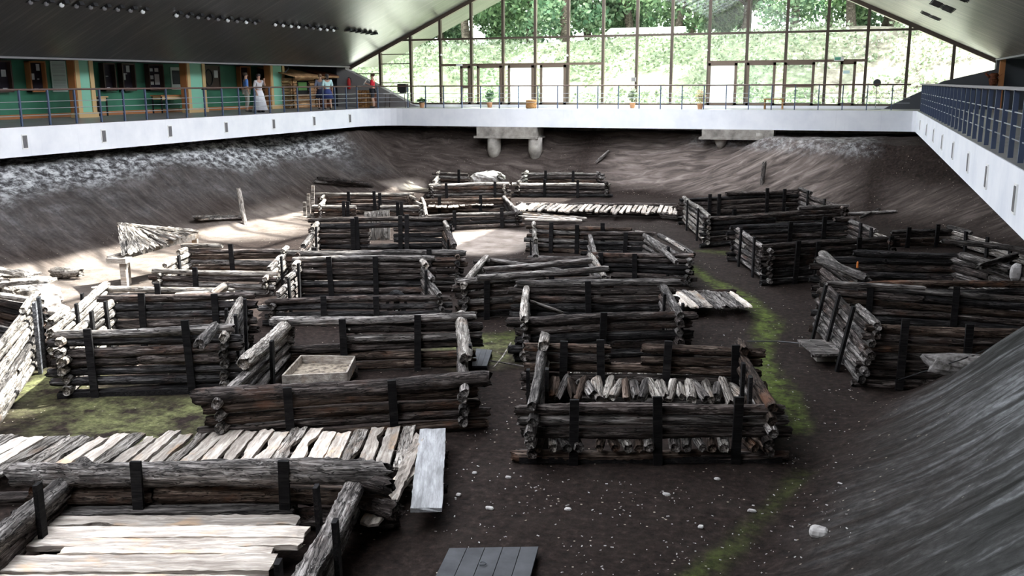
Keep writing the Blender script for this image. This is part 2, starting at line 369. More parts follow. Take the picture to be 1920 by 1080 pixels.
br = np.maximum(br, .45*np.clip((Z-.1)/.4, 0, 1)*np.clip((Y-40)/2, 0, 1)*np.clip((-12-X)/2, 0, 1))
br = np.maximum(br, .55*np.clip((Z-.1)/.5, 0, 1)*np.clip((1.6-Z)/.6, 0, 1)*np.clip((X-.5)/1, 0, 1)*np.clip((Y-25)/3, 0, 1))
lb = np.clip((-18.8-X)/1.0, 0, 1)*np.clip((42-Y)/3, 0, 1)
setattr_('brown', np.maximum(br, .35*lb))
sd = np.maximum.reduce([blob(925, 445, 2.0, .7), blob(890, 465, 1.6, .7), blob(740, 352, 1.7, .5)*1.0, blob(520, 400, 2.6, 1.5)*.6, blob(300, 500, 3.2, 1.5)*.55, blob(460, 430, 3, 1.5)*.5, blob(120, 540, 3, 1.5)*.5])  # pale sand, with sunlit floor patches painted into the colour
setattr_('sand', sd*np.clip((.5-Z)/.3, 0, 1))
ch = np.clip((Z-1.65-sn(X*.8, Y*.8, 21)*.45)/.5, 0, 1)*np.clip((-17-X)/1, 0, 1)*np.clip((42-Y)/2, 0, 1)
ch = np.maximum(ch, .35*np.clip((Z-2.0)/.3, 0, 1)*np.clip((Y-38)/2, 0, 1)*np.clip((X+8)/1, 0, 1)*np.clip((1-X)/1, 0, 1))
setattr_('chalk', ch*.9)
o = link('pit_ground', me, M['soil']); tag(o, 'dark earth floor and banks of the excavation pit', kind='structure')

# gallery slab, edge beam, floor
path = [(XL, YN), (XL, YF-1.6)]
for k in range(1, 9):
    a = math.pi - k/8*math.pi/2; path.append((XL+1.6+1.6*math.cos(a), YF-1.6+1.6*math.sin(a)))
path += [(XR-.15, YF), (XR, YF-.15), (XR, YN)]
def offset(path, d):
    o = []
    for i, p in enumerate(path):
        a = Vector(path[max(i-1, 0)]); b = Vector(path[min(i+1, len(path)-1)]); t_ = (b-a).normalized(); n_ = Vector((-t_.y, t_.x))
        k = 1.0
        if 0 < i < len(path)-1:
            t1 = (Vector(p)-a).normalized(); k = 1/max(.5, n_.dot(Vector((-t1.y, t1.x))))
        o.append((p[0]+n_.x*d*k, p[1]+n_.y*d*k))
    return o
po = offset(path, .28)
mb = MB(); n = len(path)
Vv = [(x, y, BZ) for x, y in path]+[(x, y, GZ-.003) for x, y in path]+[(x, y, GZ-.003) for x, y in po]+[(x, y, BZ) for x, y in po]
Ff = []
for i in range(n-1):
    for k in range(4): Ff.append((k*n+i, k*n+i+1, ((k+1) % 4)*n+i+1, ((k+1) % 4)*n+i))
mb.add(Vv, Ff); o = mb.build('edge_beam', M['beam']); tag(o, 'white concrete edge beam of the gallery round the pit', kind='structure')
mb = MB(); x0, x1 = EL-4.2, ER+4.2
outer = [(x0, YN), (x0, YG+.0), (x1, YG+.0), (x1, YN)]
# floor as strips: left, far, right
mb.box(((x0+XL-.02)/2, (YN+YF)/2, GZ-.1), (XL-.02-x0, YF-YN, .2)); mb.box(((XR+.02+x1)/2, (YN+YF)/2, GZ-.1), (x1-XR-.02, YF-YN, .2))
mb.box(((x0+x1)/2, (YF+.02+YG+3)/2, GZ-.1), (x1-x0, YG+3-YF-.02, .2))
fan = [(XL, YF-1.6)]+path[1:10]+[(XL+1.6, YF), (XL, YF)]
pts = offset(path, .05)[1:10]; mb.prism([(XL, YF, GZ-.2)]+[(x, y, GZ-.2) for x, y in pts[::-1]], (0, 0, .2))
mb.box(((XL+XR)/2, (YN-.3)/2, GZ-.1), (XR-XL, -.3-YN, .2))
o = mb.build('floor', M['gfloor']); tag(o, 'grey stone floor of the gallery', kind='structure')
# side walls
def wallbox(name, c, d, m, label):
    o = MB().box(c, d).build(name, m); tag(o, label, kind='structure'); return o
WXL, WXR = -29.6, 8.2
wallbox('wall_left', (WXL-.1, (YN+YG)/2, (GZ+EZ)/2), (.2, YG-YN, EZ-GZ+.1), M['green'], 'green painted gallery wall on the left')
wallbox('wall_right', (WXR+.1, (YN+YG)/2, (GZ+EZ)/2), (.2, YG-YN, EZ-GZ+.1), M['green'], 'green painted gallery wall on the right')
wallbox('wall_left_lower', (-29.1, (YN+YG)/2, 1.8), (.2, YG-YN, 3.7), M['concrete'], 'foundation wall')
wallbox('wall_right_lower', (8.7, (YN+YG)/2, 1.8), (.2, YG-YN, 3.7), M['concrete'], 'foundation wall')
wallbox('wall_back_lower', ((EL+ER)/2, YG+.05, 1.75), (ER-EL+9, .2, 3.7), M['concrete'], 'foundation wall')
wallbox('wall_near_lower', ((EL+ER)/2, -.5, 1.8), (ER-EL+9, .2, 3.7), M['concrete'], 'foundation wall')
mb = MB(); mb.box(((WXL+EL)/2, (YN+YG)/2, EZ+.06), (EL-WXL+.1, YG-YN, .12)); o = mb.build('ceiling_left_gallery', M['darkgrey']); o['kind'] = 'structure'
mb = MB(); mb.box(((WXR+ER)/2, (YN+YG)/2, EZ+.06), (WXR-ER+.1, YG-YN, .12)); o = mb.build('ceiling_right_gallery', M['darkgrey']); o['kind'] = 'structure'
def roof(name, xe, xs, m, label, oh=3.4):
    me_ = MB(); y0, y1 = YN, YG+oh
    me_.prism([(xe, y0, roof_z(xe)), (xs, y0, roof_z(xs)), (xs, y0, roof_z(xs)+.25), (xe, y0, roof_z(xe)+.25)], (0, y1-y0, 0))
    o = me_.build(name, m); tag(o, label, kind='structure'); return o
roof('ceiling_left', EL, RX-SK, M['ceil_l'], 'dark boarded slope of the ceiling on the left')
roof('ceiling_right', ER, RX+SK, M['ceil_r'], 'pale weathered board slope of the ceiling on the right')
for s, nm in ((-1, 'trim_1'), (1, 'trim_2')):
    xe = EL if s < 0 else ER
    mb = MB(); mb.box((xe-s*.03, (YN+YG)/2, EZ-.02), (.10, YG-YN, .06)); o = mb.build(nm, M['dgrey2']); o['kind'] = 'structure'
# glazed ridge
mb = MB()
for s in (-1, 1): mb.prism([(RX, YN, RZ+.1), (RX+s*SK, YN, roof_z(RX+SK)+.1), (RX+s*SK, YN, roof_z(RX+SK)+.13), (RX, YN, RZ+.13)], (0, YG+3.4-YN, 0))
o = mb.build('window_3', M['roofglass']); tag(o, 'glazed ridge of the roof', kind='structure')
fr = MB()
yy = YN
while yy < YG+3.4:
    for s in (-1, 1): fr.beam((RX, yy, RZ), (RX+s*SK, yy, roof_z(RX+SK)), .09, .16)
    yy += 2.2
fr.box((RX, (YN+YG+3.4)/2, RZ), (.2, YG+3.4-YN, .2)); fr.build('window_frame', M['mullion'], o)
# glazed gables
MUL = [-24.9, -23.05, -21.3, -19.52, -17.74, -15.98, -14.22, -12.4, -10.68, -8.95, -7.15, -5.36, -3.57, -1.75, .0, 1.76, 3.64]
def gable(name, y, far):
    win = MB(); win.prism([(EL, y, EZ-.05), (RX, y, RZ), (ER, y, EZ-.05), (ER-.0, y, GZ+.2), (EL, y, GZ+.2)], (0, .02, 0))
    o = win.build(name, M['glass']); tag(o, 'tall glazed gable wall between brown mullions' if far else 'glazed gable behind the viewer', kind='structure')
    for x in MUL:
        f = MB(); f.box((x, y, (GZ+roof_z(x))/2), (.13, .20, roof_z(x)-GZ-.02)); f.build('mullion', M['mullion'], o)
    tr = MB(); h = 2.28+CZ
    def span(z): return (RX-(RZ-z)/.457, RX+(RZ-z)/.457)
    for z, w_ in ((h, .10), (h+3.0, .10)):
        a, b = span(z); tr.box(((a+b)/2, y, z), (b-a, .14, w_))
    tr.box((RX, y, GZ+.16), (ER-EL-.4, .22, .12)); tr.build('transom', M['mullion'], o)
    rk = MB()
    for s in (-1, 1):
        xe = EL if s < 0 else ER; rk.beam((xe, y, EZ-.08), (RX, y, RZ-.08), .2, .22, up=(0, 1, 0))
    rk.build('rake_frame', M['mullion'], o)
    return o
g1 = gable('window_1', YG, True); 
o = MB().prism([(EL-3, YN, GZ), (ER+3, YN, GZ), (ER+3, YN, EZ), (ER, YN, EZ), (RX, YN, RZ+.2), (EL, YN, EZ), (EL-3, YN, EZ)], (0, -.2, 0)).build('wall_near', M['dgrey2']); tag(o, 'end wall of the hall behind the viewer', kind='structure')  # unseen end, closed solid to keep fill light off the log faces
# thin extra bars in the left corner panes
tb = MB()
for z, a, b in ((CZ+1.05, -24.9, -23.05), (CZ+.05, -24.9, -23.05), (CZ+1.55, -24.9, -23.05), (CZ+.55, -26.6, -24.9)): tb.box(((a+b)/2, YG-.02, z), (b-a, .05, .045))
tb.build('thin_bar', M['mullion'], g1)
# sill and buttress walls under the glass
o = MB().box((RX, YG+.05, GZ+.05), (ER-EL, .5, .16)).build('trim_3', M['beam']); o['kind'] = 'structure'
for nm, poly in (('wall_far_left', [(-27.45, GZ), (-22.4, GZ), (-22.9, GZ+.12), (-25.2, CZ+.02), (-26.9, CZ+.78), (-26.9, EZ), (-27.45, EZ)]),
                 ('wall_far_right', [(ER+3, GZ), (.9, GZ), (1.1, GZ+.12), (3.3, CZ+.0), (5.35, CZ+.5), (5.35, EZ), (ER+3, EZ)])):
    o = MB().prism([(x, YG-.35, z) for x, z in poly], (0, .55, 0)).build(nm, M['dgrey2' if nm.endswith('left') else 'darkgrey']); tag(o, 'grey buttress wall with a sloping top', kind='structure')
o = MB().box((-28.6, YG+.1, (GZ+EZ)/2), (2.4, .2, EZ-GZ+.1)).build('wall_far_corner', M['darkgrey']); tag(o, 'dark corner wall behind the log huts', kind='structure')
# door and vent frames in the glazed wall
def pane(name, a, b, ztop, mullside, white, idx):
    o = empty(name, ((a+b)/2, YG-.12, GZ), label=None); o['kind'] = 'structure'
    f = MB(); w_ = b-a; h_ = ztop-.14
    for sx in (-1, 1): f.box((sx*(w_/2-.06), 0, h_/2+.14), (.12, .14, h_))
    f.box((0, 0, ztop-.06), (w_, .14, .13)); f.box((0, 0, .20), (w_, .14, .12)); f.build('door_frame', M['frame_lt'], o)
    g = MB(); g.box((0, 0, h_/2+.14), (w_-.24, .03, h_-.2)); g.build('door_pane', M['frost'] if white else M['glass'], o)
    if name == 'door_1' or name == 'door_7':
        q = MB(); q.box((0, -.02, 1.02), (w_-.2, .1, .10)); q.build('push_bar', M['frame_lt'], o)
    return o
DT = CZ+.90-GZ
pane('door_1', -20.1, -19.6+.0, DT, 0, False, 0) if False else None
for nm, pa, pb, wh in (('door_1', 864, 882, 0), ('door_2', 895, 941, 0), ('door_3', 953, 1001, 1), ('door_4', 1013, 1061, 1), ('door_5', 1327, 1381, 1), ('door_6', 1399, 1453, 0), ('door_7', 1469, 1526, 0), ('door_8', 1573, 1603, 0)):
    pane(nm, PY(pa, 160, YG-.12).x, PY(pb, 160, YG-.12).x, DT, 0, wh, 0)
tr = MB()
for a, b in ((-21.3, -12.4), (-7.15, 0.)): tr.box(((a+b)/2, YG-.02, CZ+.95), (b-a, .16, .12))
tr.build('door_head', M['frame_lt'], g1)
# white panes behind part of door_7
# ---------------------------------------------------------------- railings
def railing(name, label, pts, hr, postm, w_=(.05, .05), flat=None, grp=None, closed=False):
    root = empty(name, (0, 0, 0), label=label, cat='railing')
    hrm = MB(); hrm.tube([(x, y, GZ+hr) for x, y in pts], .032, 8); hrm.build('handrail', M['handrail'], root)
    for z in (.32, .53, .74):
        q = MB(); q.tube([(x, y, GZ+z) for x, y in pts], .011, 6); q.build('rail_bar', M['steel'], root)
    return root
def posts(root, pts, wx, wy, hr, m, rz=0):
    big = MB().box((0, 0, hr/2), (wx, wy, hr-.03)); me_ = None
    for i, (x, y) in enumerate(pts):
        if me_ is None: o = big.build('post', m, root); me_ = o.data
        else: o = link('post', me_, None, root)
        o.location = (x, y, GZ)
LP = [(XL-.12, y) for y in (2, YF-1.5)]
arc = [(XL+1.6-1.7*math.cos(k/8*math.pi/2), YF-1.6+1.7*math.sin(k/8*math.pi/2)) for k in range(9)]
r1 = railing('gallery_railing', 'blue grey steel railing on the left gallery edge, beside the green wall', [(XL-.12, 2.), (XL-.12, YF-1.7)], 1.1, None)
posts(r1, [(XL-.12, 22.17+1.084*k) for k in range(-9, 20)], .06, .05, 1.1, M['bluegrey'])
r2 = railing('gallery_railing', 'thin dark railing along the far gallery edge, before the glass wall', arc+[(XR-.3, YF+.1)], 1.1, None)
posts(r2, [(-23.17, 43.7)]+[(-21.85+1.0*k, YF+.1) for k in range(24)], .045, .05, 1.1, M['bluegrey'])
r3 = railing('gallery_railing', 'blue railing with close flat posts on the right gallery edge, seen along its length', [(XR+.12, YF-.2), (XR+.12, 6)], 1.1, None)
posts(r3, [(XR+.12, 43.6-1.1*k) for k in range(34)], .08, .045, 1.1, M['bluegrey'])
cap = MB().box((XR+.12, (YF+6)/2, GZ+1.11), (.16, YF-6, .05)); cap.build('handrail', M['dgrey2'], r3)
# vents in the beams
def vent(px, py, side):
    x = XL+.012 if side < 0 else XR-.012
    p = PX(px, py, x)
    y = p.y
    o = empty('beam_vent', (x, y, (GZ+BZ)/2), label=None)
    f = MB(); f.box((0, 0, 0), (.03, .20, .44)); f.build('vent_frame', M['white'], o)
    s = MB()
    for k in range(6): s.box((side*-.012, -.075+k*.03, 0), (.024, .012, .36))
    s.build('vent_bar', M['dgrey2'], o)
    b_ = MB(); b_.box((side*-.004, 0, 0), (.03, .165, .37)); b_.build('vent_back', M['darkgrey'], o)
    return o
names = ['nearest the left edge', 'second', 'third', 'fourth', 'fifth', 'sixth', 'farthest, by the rounded corner']
for i, (px, py) in enumerate(((47, 270), (195, 261), (319, 250), (424, 240), (513, 234), (589, 229), (656, 225))):
    o = vent(px, py, -1); tag(o, 'small slotted vent in the white left beam, ' + ('' if i in (0, 6) else '') + names[i] + (' from the left' if 0 < i < 6 else ''), 'vent', 'vents in the left edge beam')
for i, (px, py) in enumerate(((1725, 240), (1737, 250), (1750, 262), (1766, 275), (1786, 293), (1815, 310), (1849, 340), (1902, 385))):
    o = vent(px, py, 1); tag(o, f'narrow upright slot in the white right beam, number {i+1} counting from the far corner', 'vent', 'slots in the right edge beam')
# roof lamps
def on_left_roof(px, py):
    d = ray(px, py); # z = EZ+(x-EL)*.457
    t_ = (EZ-EL*.457-CZ)/(d[2]-.457*d[0]); return Vector((d[0]*t_, d[1]*t_, CZ+d[2]*t_))
def on_right_roof(px, py):
    d = ray(px, py); t_ = (EZ+ER*.457-CZ)/(d[2]+.457*d[0]); return Vector((d[0]*t_, d[1]*t_, CZ+d[2]*t_))
slope = math.atan(.457)
proto = None; cnt = 0
gn = ['row nearest the camera', 'middle row', 'row nearest the glass wall', 'dark row close to the glass wall']
rows = [[(58, 0), (88, 3), (115, 5), (143, 8), (168, 11), (194, 14), (219, 15), (245, 16), (268, 18)],
        [(331, 25), (350, 28), (369, 31), (389, 32), (408, 33), (426, 35), (443, 37), (461, 38), (478, 40)],
        [(516, 43), (531, 44), (545, 47), (559, 48), (573, 50), (587, 51), (599, 52), (613, 53), (625, 54)],
        [(651, 56), (661, 57), (671, 58.5), (681, 60), (691, 61.5), (700, 63)]]
ordn = ['first', 'second', 'third', 'fourth', 'fifth', 'sixth', 'seventh', 'eighth', 'ninth']
for gi, row in enumerate(rows):
    A, B = on_left_roof(*row[0]), on_left_roof(*row[-1])
    for i in range(len(row)):
        p = A.lerp(B, i/(len(row)-1)) if gi < 9 else None
        # keep an even spacing along the roof
        if proto is None:
            root = empty('ceiling_spotlight', p)
            h = MB(); h.prism([(-.16, -.09, -.01), (.20, -.09, -.01), (.20, -.09, -.13)], (0, .18, 0)); h.build('lamp_housing', M['black'], root)
            l = MB(); l.lathe([(.065, -.03), (.075, 0), (.055, .02), (.02, .03)], (0, 0, 0), 16); ob = l.build('lens', M['lens'], root, loc=(.02, -.08, -.10), rot=(2.1, .0, .75), smooth=True)
            proto = root; kids = list(root.children)
        else:
            root = proto.copy(); COL.objects.link(root)
            for ch in kids:
                bright = (gi == 2 and i not in (4, 5)) or (gi == 1 and i in (0, 5, 7)) or (gi == 0 and i in (2, 8))
                if gi == 3 and ch.name.startswith('lens'): continue
                c_ = ch.copy(); COL.objects.link(c_); c_.parent = root
                if bright and ch.name.startswith('lens'): c_.material_slots[0].link = 'OBJECT'; c_.material_slots[0].material = M['lens_b']
        root.location = p; root.rotation_euler = (0, -slope, 0)
        root['label'] = f'{ordn[i]} spotlight from the left in the {gn[gi]} on the dark ceiling' if gi < 3 else f'{ordn[i]} black lamp housing from the left in the {gn[gi]}'
        root['category'] = 'spotlight'; root['group'] = 'spotlights on the left ceiling, ' + gn[gi]
# grilles on the right slope: bars run up the slope
def grille(pa, n_, ln, label):
    p = on_right_roof(*pa); o = empty('ceiling_grille', p, label=label, cat='grille'); o.rotation_euler = (0, slope, 0)
    b_ = MB(); b_.box((0, 0, -.01), (ln*1.02, n_*.16, .02))
    for k in range(n_):
        y = (k-(n_-1)/2)*.22
        q = MB(); q.box((-.2+(.06 if k % 2 else 0), y, -.012), (.34, .055, .02)); q.build('slot', M['black'], o)
        q = MB(); q.box((.24-(.05 if k % 2 else 0), y+.05, -.012), (.34, .055, .02)); q.build('slot', M['black'], o)
    return o
grille((1744, 29), 6, 1.2, 'black slotted grille on the right ceiling slope, nearest the glass wall')
grille((1766, 11), 9, 1.2, 'larger black slotted grille on the right ceiling slope, at the top of the frame')
grille((1790, -8), 4, 1.2, 'black slotted grille cut by the top edge of the photo')
# concrete foundations under the far beam
def footing(name, pxs, py0, py1, cols, label):
    a = PY(pxs[0], py0, YF+.4); b = PY(pxs[1], py0, YF+.4); zt = BZ; zb = PY(pxs[0], py1, YF+.2).z
    o = empty(name, ((a.x+b.x)/2, YF+.4, zb), label=label, cat='foundation'); w_ = b.x-a.x
    q = MB(); q.box((0, 0, (zt-zb)/2), (w_, 1.2, zt-zb-.01)); q.box((0, -.1, .0), (w_+.25, 1.2, .10)); q.build('cap_beam', M['concrete'], o)
    for cpx, wpx, cpy in cols:
        c_ = PY(cpx, cpy, YF-.1); x = c_.x-(a.x+b.x)/2; zz = c_.z-zb; r_ = wpx/35/2
        q = MB(); q.lathe([(r_*.25, zz-.05), (r_*.7, zz+.2), (r_, zz+.5), (r_, 0)], (x, -.35, 0), 14); q.build('pile', M['concrete'], o, smooth=True)
footing('concrete_footing', (902, 1012), 243, 256, ((925, 24, 303), (1002, 24, 303)), 'concrete beam on two rounded piles under the far gallery edge')
footing('concrete_footing', (1320, 1453), 245, 258, ((1350, 24, 278), (1425, 22, 270)), 'low concrete footing under the far gallery edge, right of centre')
# ---------------------------------------------------------------- timber
LR = np.random.default_rng(11)
def log_mesh(L, r, rough=1., seg=14, step=.10, cut=0.):
    R_ = LR; n = int(min(70, max(7, L/step)))
    x = np.linspace(0, 1, n+1); th = np.arange(seg)*2*np.pi/seg
    Xg, T = np.meshgrid(x, th, indexing='ij'); xm = Xg*L
    rr = np.ones_like(Xg)
    for k in range(5):
        m_ = R_.integers(1, 5); f = R_.uniform(.4, 2.2); rr += rough*.05*np.cos(m_*T+R_.uniform(0, 6.3)+.8*np.sin(f*xm+R_.uniform(0, 6.3)))*np.sin(f*xm*1.3+R_.uniform(0, 6.3))
    for k in range(3):      # long cracks
        ph = R_.uniform(0, 6.3)+.35*np.sin(R_.uniform(.6, 2)*xm+R_.uniform(0, 6.3)); a = np.maximum(0, np.cos(T-ph))**24
        rr -= rough*.16*a*np.clip(np.sin(R_.uniform(.8, 2)*xm+R_.uniform(0, 6.3))+.5, 0, 1)
    rr += rough*.035*R_.standard_normal(rr.shape)
    for k in range(R_.integers(0, 3)):   # knots
        x0 = R_.uniform(.1, .9)*L; t0 = R_.uniform(0, 6.3); dt = (T-t0+np.pi) % (2*np.pi)-np.pi
        rr += .35*np.exp(-((xm-x0)/.06)**2-(dt/.35)**2)
    rr *= 1-.12*R_.uniform(0, 1)*(Xg if R_.random() < .5 else 1-Xg)
    cy = rough*.22*r*(np.sin(1.1*xm+R_.uniform(0, 6.3)))*min(1, L/2); cz_ = rough*.16*r*(np.sin(1.4*xm+R_.uniform(0, 6.3)))*min(1, L/2)
    end0 = R_.standard_normal(seg)*.18*r*rough; end1 = R_.standard_normal(seg)*.18*r*rough
    xx = xm.copy(); xx[0] += end0-.0; xx[-1] += end1
    rr[0] *= .84; rr[-1] *= .84
    V = np.stack([xx, cy+rr*r*np.cos(T), cz_+rr*r*np.sin(T)], -1).reshape(-1, 3)
    i = np.arange(n)[:, None]*seg; k = np.arange(seg)[None, :]; k2 = (k+1) % seg
    F = np.stack([i+k, i+seg+k, i+seg+k2, i+k2], -1).reshape(-1, 4)
    nv = len(V); V = np.vstack([V, [[xx[0].mean()+.0, cy[0].mean(), cz_[0].mean()]], [[xx[-1].mean(), cy[-1].mean(), cz_[-1].mean()]]])
    caps = [(nv, int(k_), int((k_+1) % seg)) for k_ in range(seg)][::1] + [(nv+1, int(n*seg+(k_+1) % seg), int(n*seg+k_)) for k_ in range(seg)]
    caps = [(a, c, b) for a, b, c in caps]
    return mesh_np('log', V, [tuple(f) for f in F]+caps, True)
def place(o, a, b, roll=0.):
    d = Vector(b)-Vector(a); x = d.normalized(); up = Vector((0, 0, 1)) if abs(x.z) < .95 else Vector((1, 0, 0))
    y = up.cross(x).normalized(); z = x.cross(y); Mx = Matrix((x, y, z)).transposed().to_4x4() @ Matrix.Rotation(roll, 4, 'X')
    Mx.translation = Vector(a); o.matrix_local = Mx
def log(a, b, r, m, parent=None, name='log', rough=1., seg=14, step=.10):
    a, b = Vector(a), Vector(b); L = (b-a).length
    o = link(name, log_mesh(L, r, rough, seg, step), m, parent); place(o, a, b, random.uniform(-.4, .4)); return o
def plank_mesh(L, W, T, rough=1., name='plank', notch=0.):
    R_ = LR; n = int(min(40, max(6, L/.09))); x = np.linspace(0, L, n+1)
    def edge(s): return s*(W/2)*(1+rough*(.06*np.sin(R_.uniform(1, 3)*x/L*6+R_.uniform(0, 6))+.045*R_.standard_normal(n+1)+(-.10*R_.random()*(x/L) if R_.random() < .5 else 0)))
    cols = [-1, -.5, 0, .5, 1]; eL, eR = edge(-1), edge(1)
    if notch and R_.random() < notch:
        x0 = R_.uniform(.15, .85)*L; bump_ = np.exp(-((x-x0)/(.1+.1*R_.random()))**2)*W*.35
        if R_.random() < .5: eR = eR-bump_
        else: eL = eL+bump_
    e0 = R_.standard_normal(5)*.035*rough; e1 = R_.standard_normal(5)*.035*rough
    top = []; bot = []
    for j, c in enumerate(cols):
        y = eL+(eR-eL)*(c+1)/2; z = T/2*(1-.25*rough*abs(c)**3)+rough*.006*R_.standard_normal(n+1)-.01*rough*np.cos(3*c)
        xx = x.copy(); xx[0] += e0[j]; xx[-1] += e1[j]; xx[1] += e0[j]*.5
        z[0] -= .25*T*rough; z[-1] -= .25*T*rough
        top.append(np.stack([xx, y, z], -1)); bot.append(np.stack([xx, y, np.full(n+1, -T/2)+.1*T*abs(c)], -1))
    warp = rough*.012*np.sin(x/L*3+R_.uniform(0, 6))
    G = np.array(top+bot[::-1]); G[:, :, 2] += warp; k = len(G); V = G.transpose(1, 0, 2).reshape(-1, 3)
    i = np.arange(n)[:, None]*k; j = np.arange(k)[None, :]; j2 = (j+1) % k
    F = [tuple(int(q) for q in f) for f in np.stack([i+j, i+j2, i+k+j2, i+k+j], -1).reshape(-1, 4)]
    F += [tuple(range(k))[::-1], tuple(n*k+q for q in range(k))]
    F = [f[::-1] for f in F]
    return mesh_np(name, V, F, False)
def plank(a, b, W, T, m, parent=None, name='plank', rough=1., roll=0., notch=0.):
    a, b = Vector(a), Vector(b); o = link(name, plank_mesh((b-a).length, W, T, rough, name, notch), m, parent); place(o, a, b, roll); return o

WM = {'n': ['log', 'log', 'log_black', 'log_brown', 'log_grey'], 'b': ['log_black', 'log_black', 'log', 'log'], 'p': ['log_pale', 'log_grey', 'log_pale'],
      'g': ['log_grey', 'log', 'log_grey'], 'r': ['log_brown', 'log', 'log_brown', 'log_grey'], 'm': ['log', 'log_grey', 'log', 'log_brown', 'log_pale']}
CAB = {}
def cabin(key, label, px, hs, d=.17, F=None, R=None, B=None, L=None, z0=None, cat='log house remains', over=.28, step=.10, rough=1.):
    cs = [P(p[0], p[1], h) for p, h in zip(px, hs)]
    cx, cy = sum(c.x for c in cs)/4, sum(c.y for c in cs)/4
    bz = 0.0
    root = empty('log_cabin', (cx, cy, bz), label=label, cat=cat, group='excavated log houses'); del root['group']
    CAB[key] = (root, cs, hs)
    off = Vector((-cx, -cy, -bz)); walls = {'F': (0, 1, F), 'R': (1, 2, R), 'B': (3, 2, B), 'L': (0, 3, L)}
    cen = Vector((cx, cy, 0))
    for wn, (i, j, opt) in walls.items():
        if opt is None: continue
        a, b = Vector((cs[i].x, cs[i].y, 0)), Vector((cs[j].x, cs[j].y, 0)); ha, hb = opt.get('h', (hs[i], hs[j]))
        D = (b-a).normalized(); Lw = (b-a).length; dd = opt.get('d', d); shift = 0 if wn in 'FB' else dd*.5
        mid = (a+b)/2; out = Vector((D.y, -D.x, 0)); out = out if out.dot(mid-cen) > 0 else -out
        mats = WM[opt.get('m', 'n')]; n_ = max(1, int(round((max(ha, hb)-shift)/dd)))
        lean = opt.get('lean', 0)
        for c in range(n_):
            z = shift+dd*(c+.5); zt = z+dd*.5
            # parts of the wall that are high enough for this course
            t0, t1 = 0., 1.
            if zt > ha+dd*.55 and hb > ha: t0 = min(.9, (zt-ha-dd*.5)/(hb-ha+1e-6))
            if zt > hb+dd*.55 and ha > hb: t1 = max(.1, 1-(zt-hb-dd*.5)/(ha-hb+1e-6))
            segs = [(t0, t1)]
            for (c0, c1, g0, g1) in opt.get('gaps', []):
                if c0 <= c <= c1:
                    ns = []
                    for s0, s1 in segs:
                        if g0 > s0 and g1 < s1: ns += [(s0, g0), (g1, s1)]
                        elif g0 <= s0 < g1: ns.append((g1, s1))
                        elif g0 < s1 <= g1: ns.append((s0, g0))
                        else: ns.append((s0, s1))
                    segs = [q for q in ns if q[1]-q[0] > .04]
            top = c == n_-1
            for s0, s1 in segs:
                if not opt.get('gaps') and not top and random.random() < opt.get('split', .12) and s1-s0 > .6:
                    q_ = random.uniform(.3, .7); pieces = [(s0, q_-.004), (q_+.004, s1)]
                else: pieces = [(s0, s1)]
                for u0, u1 in pieces:
                    e0 = over*random.uniform(.5, 1.15) if u0 == 0 else 0; e1 = over*random.uniform(.5, 1.15) if u1 == 1 else 0
                    r = dd*.5*random.uniform(.9, 1.08)*(opt.get('topr', 1) if top else 1)
                    jit = out*random.uniform(-.02, .02); ln = out*lean*(z-max(ha, hb))
                    dz0, dz1 = random.uniform(-.012, .012), random.uniform(-.012, .012)
                    p0 = a+D*(Lw*u0-e0)+jit+ln+Vector((0, 0, z+dz0))+off; p1 = a+D*(Lw*u1+e1)+jit+ln+Vector((0, 0, z+dz1))+off
                    mk = opt.get('topm') if (top and opt.get('topm')) else random.choice(mats)  # paler top logs: skylight brightness put into the colour along with weathering
                    log(p0, p1, r, M[mk], root, 'log', rough*(1.25 if top else 1), 14 if key in ('C1', 'C2', 'C12', 'C3') else 12, step)
        for t_ in opt.get('posts', []):
            side = 1
            if isinstance(t_, tuple): t_, side = t_
            hh = ha+(hb-ha)*t_+random.uniform(.03, .12); p = a+D*(Lw*t_)+out*side*(dd*.5+.045)+off
            q = MB(); w_ = opt.get('pw', .12)
            ang = math.atan2(D.y, D.x); q.box((0, 0, hh/2-.02), (w_, .05, hh+.04)); p = p-out*lean*max(ha, hb)*1.15
            po_ = q.build('support_board', M['post'], root, loc=p, rot=(random.uniform(-.03, .03), random.uniform(-.03, .03), ang))
            if lean:
                po_.rotation_euler = (0, 0, ang); ly = out.dot(Vector((-D.y, D.x, 0))); po_.rotation_euler.x = -math.atan(lean)*ly
        if opt.get('sill'):
            p0 = a+D*(-over*.6)+out*(dd*.35)+Vector((0, 0, .045))+off; p1 = b+D*(over*.6)+out*(dd*.35)+Vector((0, 0, .045))+off
            MB().beam(p0, p1, .10, .09).build('sill_beam', M['post'], root)
    return root
def W_(**k): return k
cabin('C1', 'nearest log house of thick logs with a pale plank floor, at the bottom left', [(-190, 1120), (515, 1160), (657, 868), (112, 866)], (.78, .78, .80, .80), d=.27, over=.62,
      F=None, R=W_(m='g', posts=[(.25, -1), (.75, -1), (.5, 1)], topm='log_grey'), B=W_(m='n', posts=[(.28, -1), (.78, -1)], topm='log_grey', d=.265), L=W_(m='g', posts=[(.7, -1), (.25, -1)], topm='log_grey'), step=.06, rough=1.25)
cabin('C2', 'log house holding a wooden tray of soil, just behind the near walkway', [(415, 735), (868, 705), (866, 592), (532, 602)], (.80, .82, .95, .95), d=.17, over=.36,
      F=W_(m='n', posts=[.27, .70], topm='log', topr=1.5, d=.165), R=W_(m='g', posts=[(.4, 1)], topm='log_pale', topr=1.2), B=W_(m='r', posts=[(.33, -1), (.74, -1)], topm='log_grey', gaps=[(3, 4, .05, .33)]), L=W_(m='g', topm='log_pale', posts=[(.6, -1)], topr=1.3), step=.07)
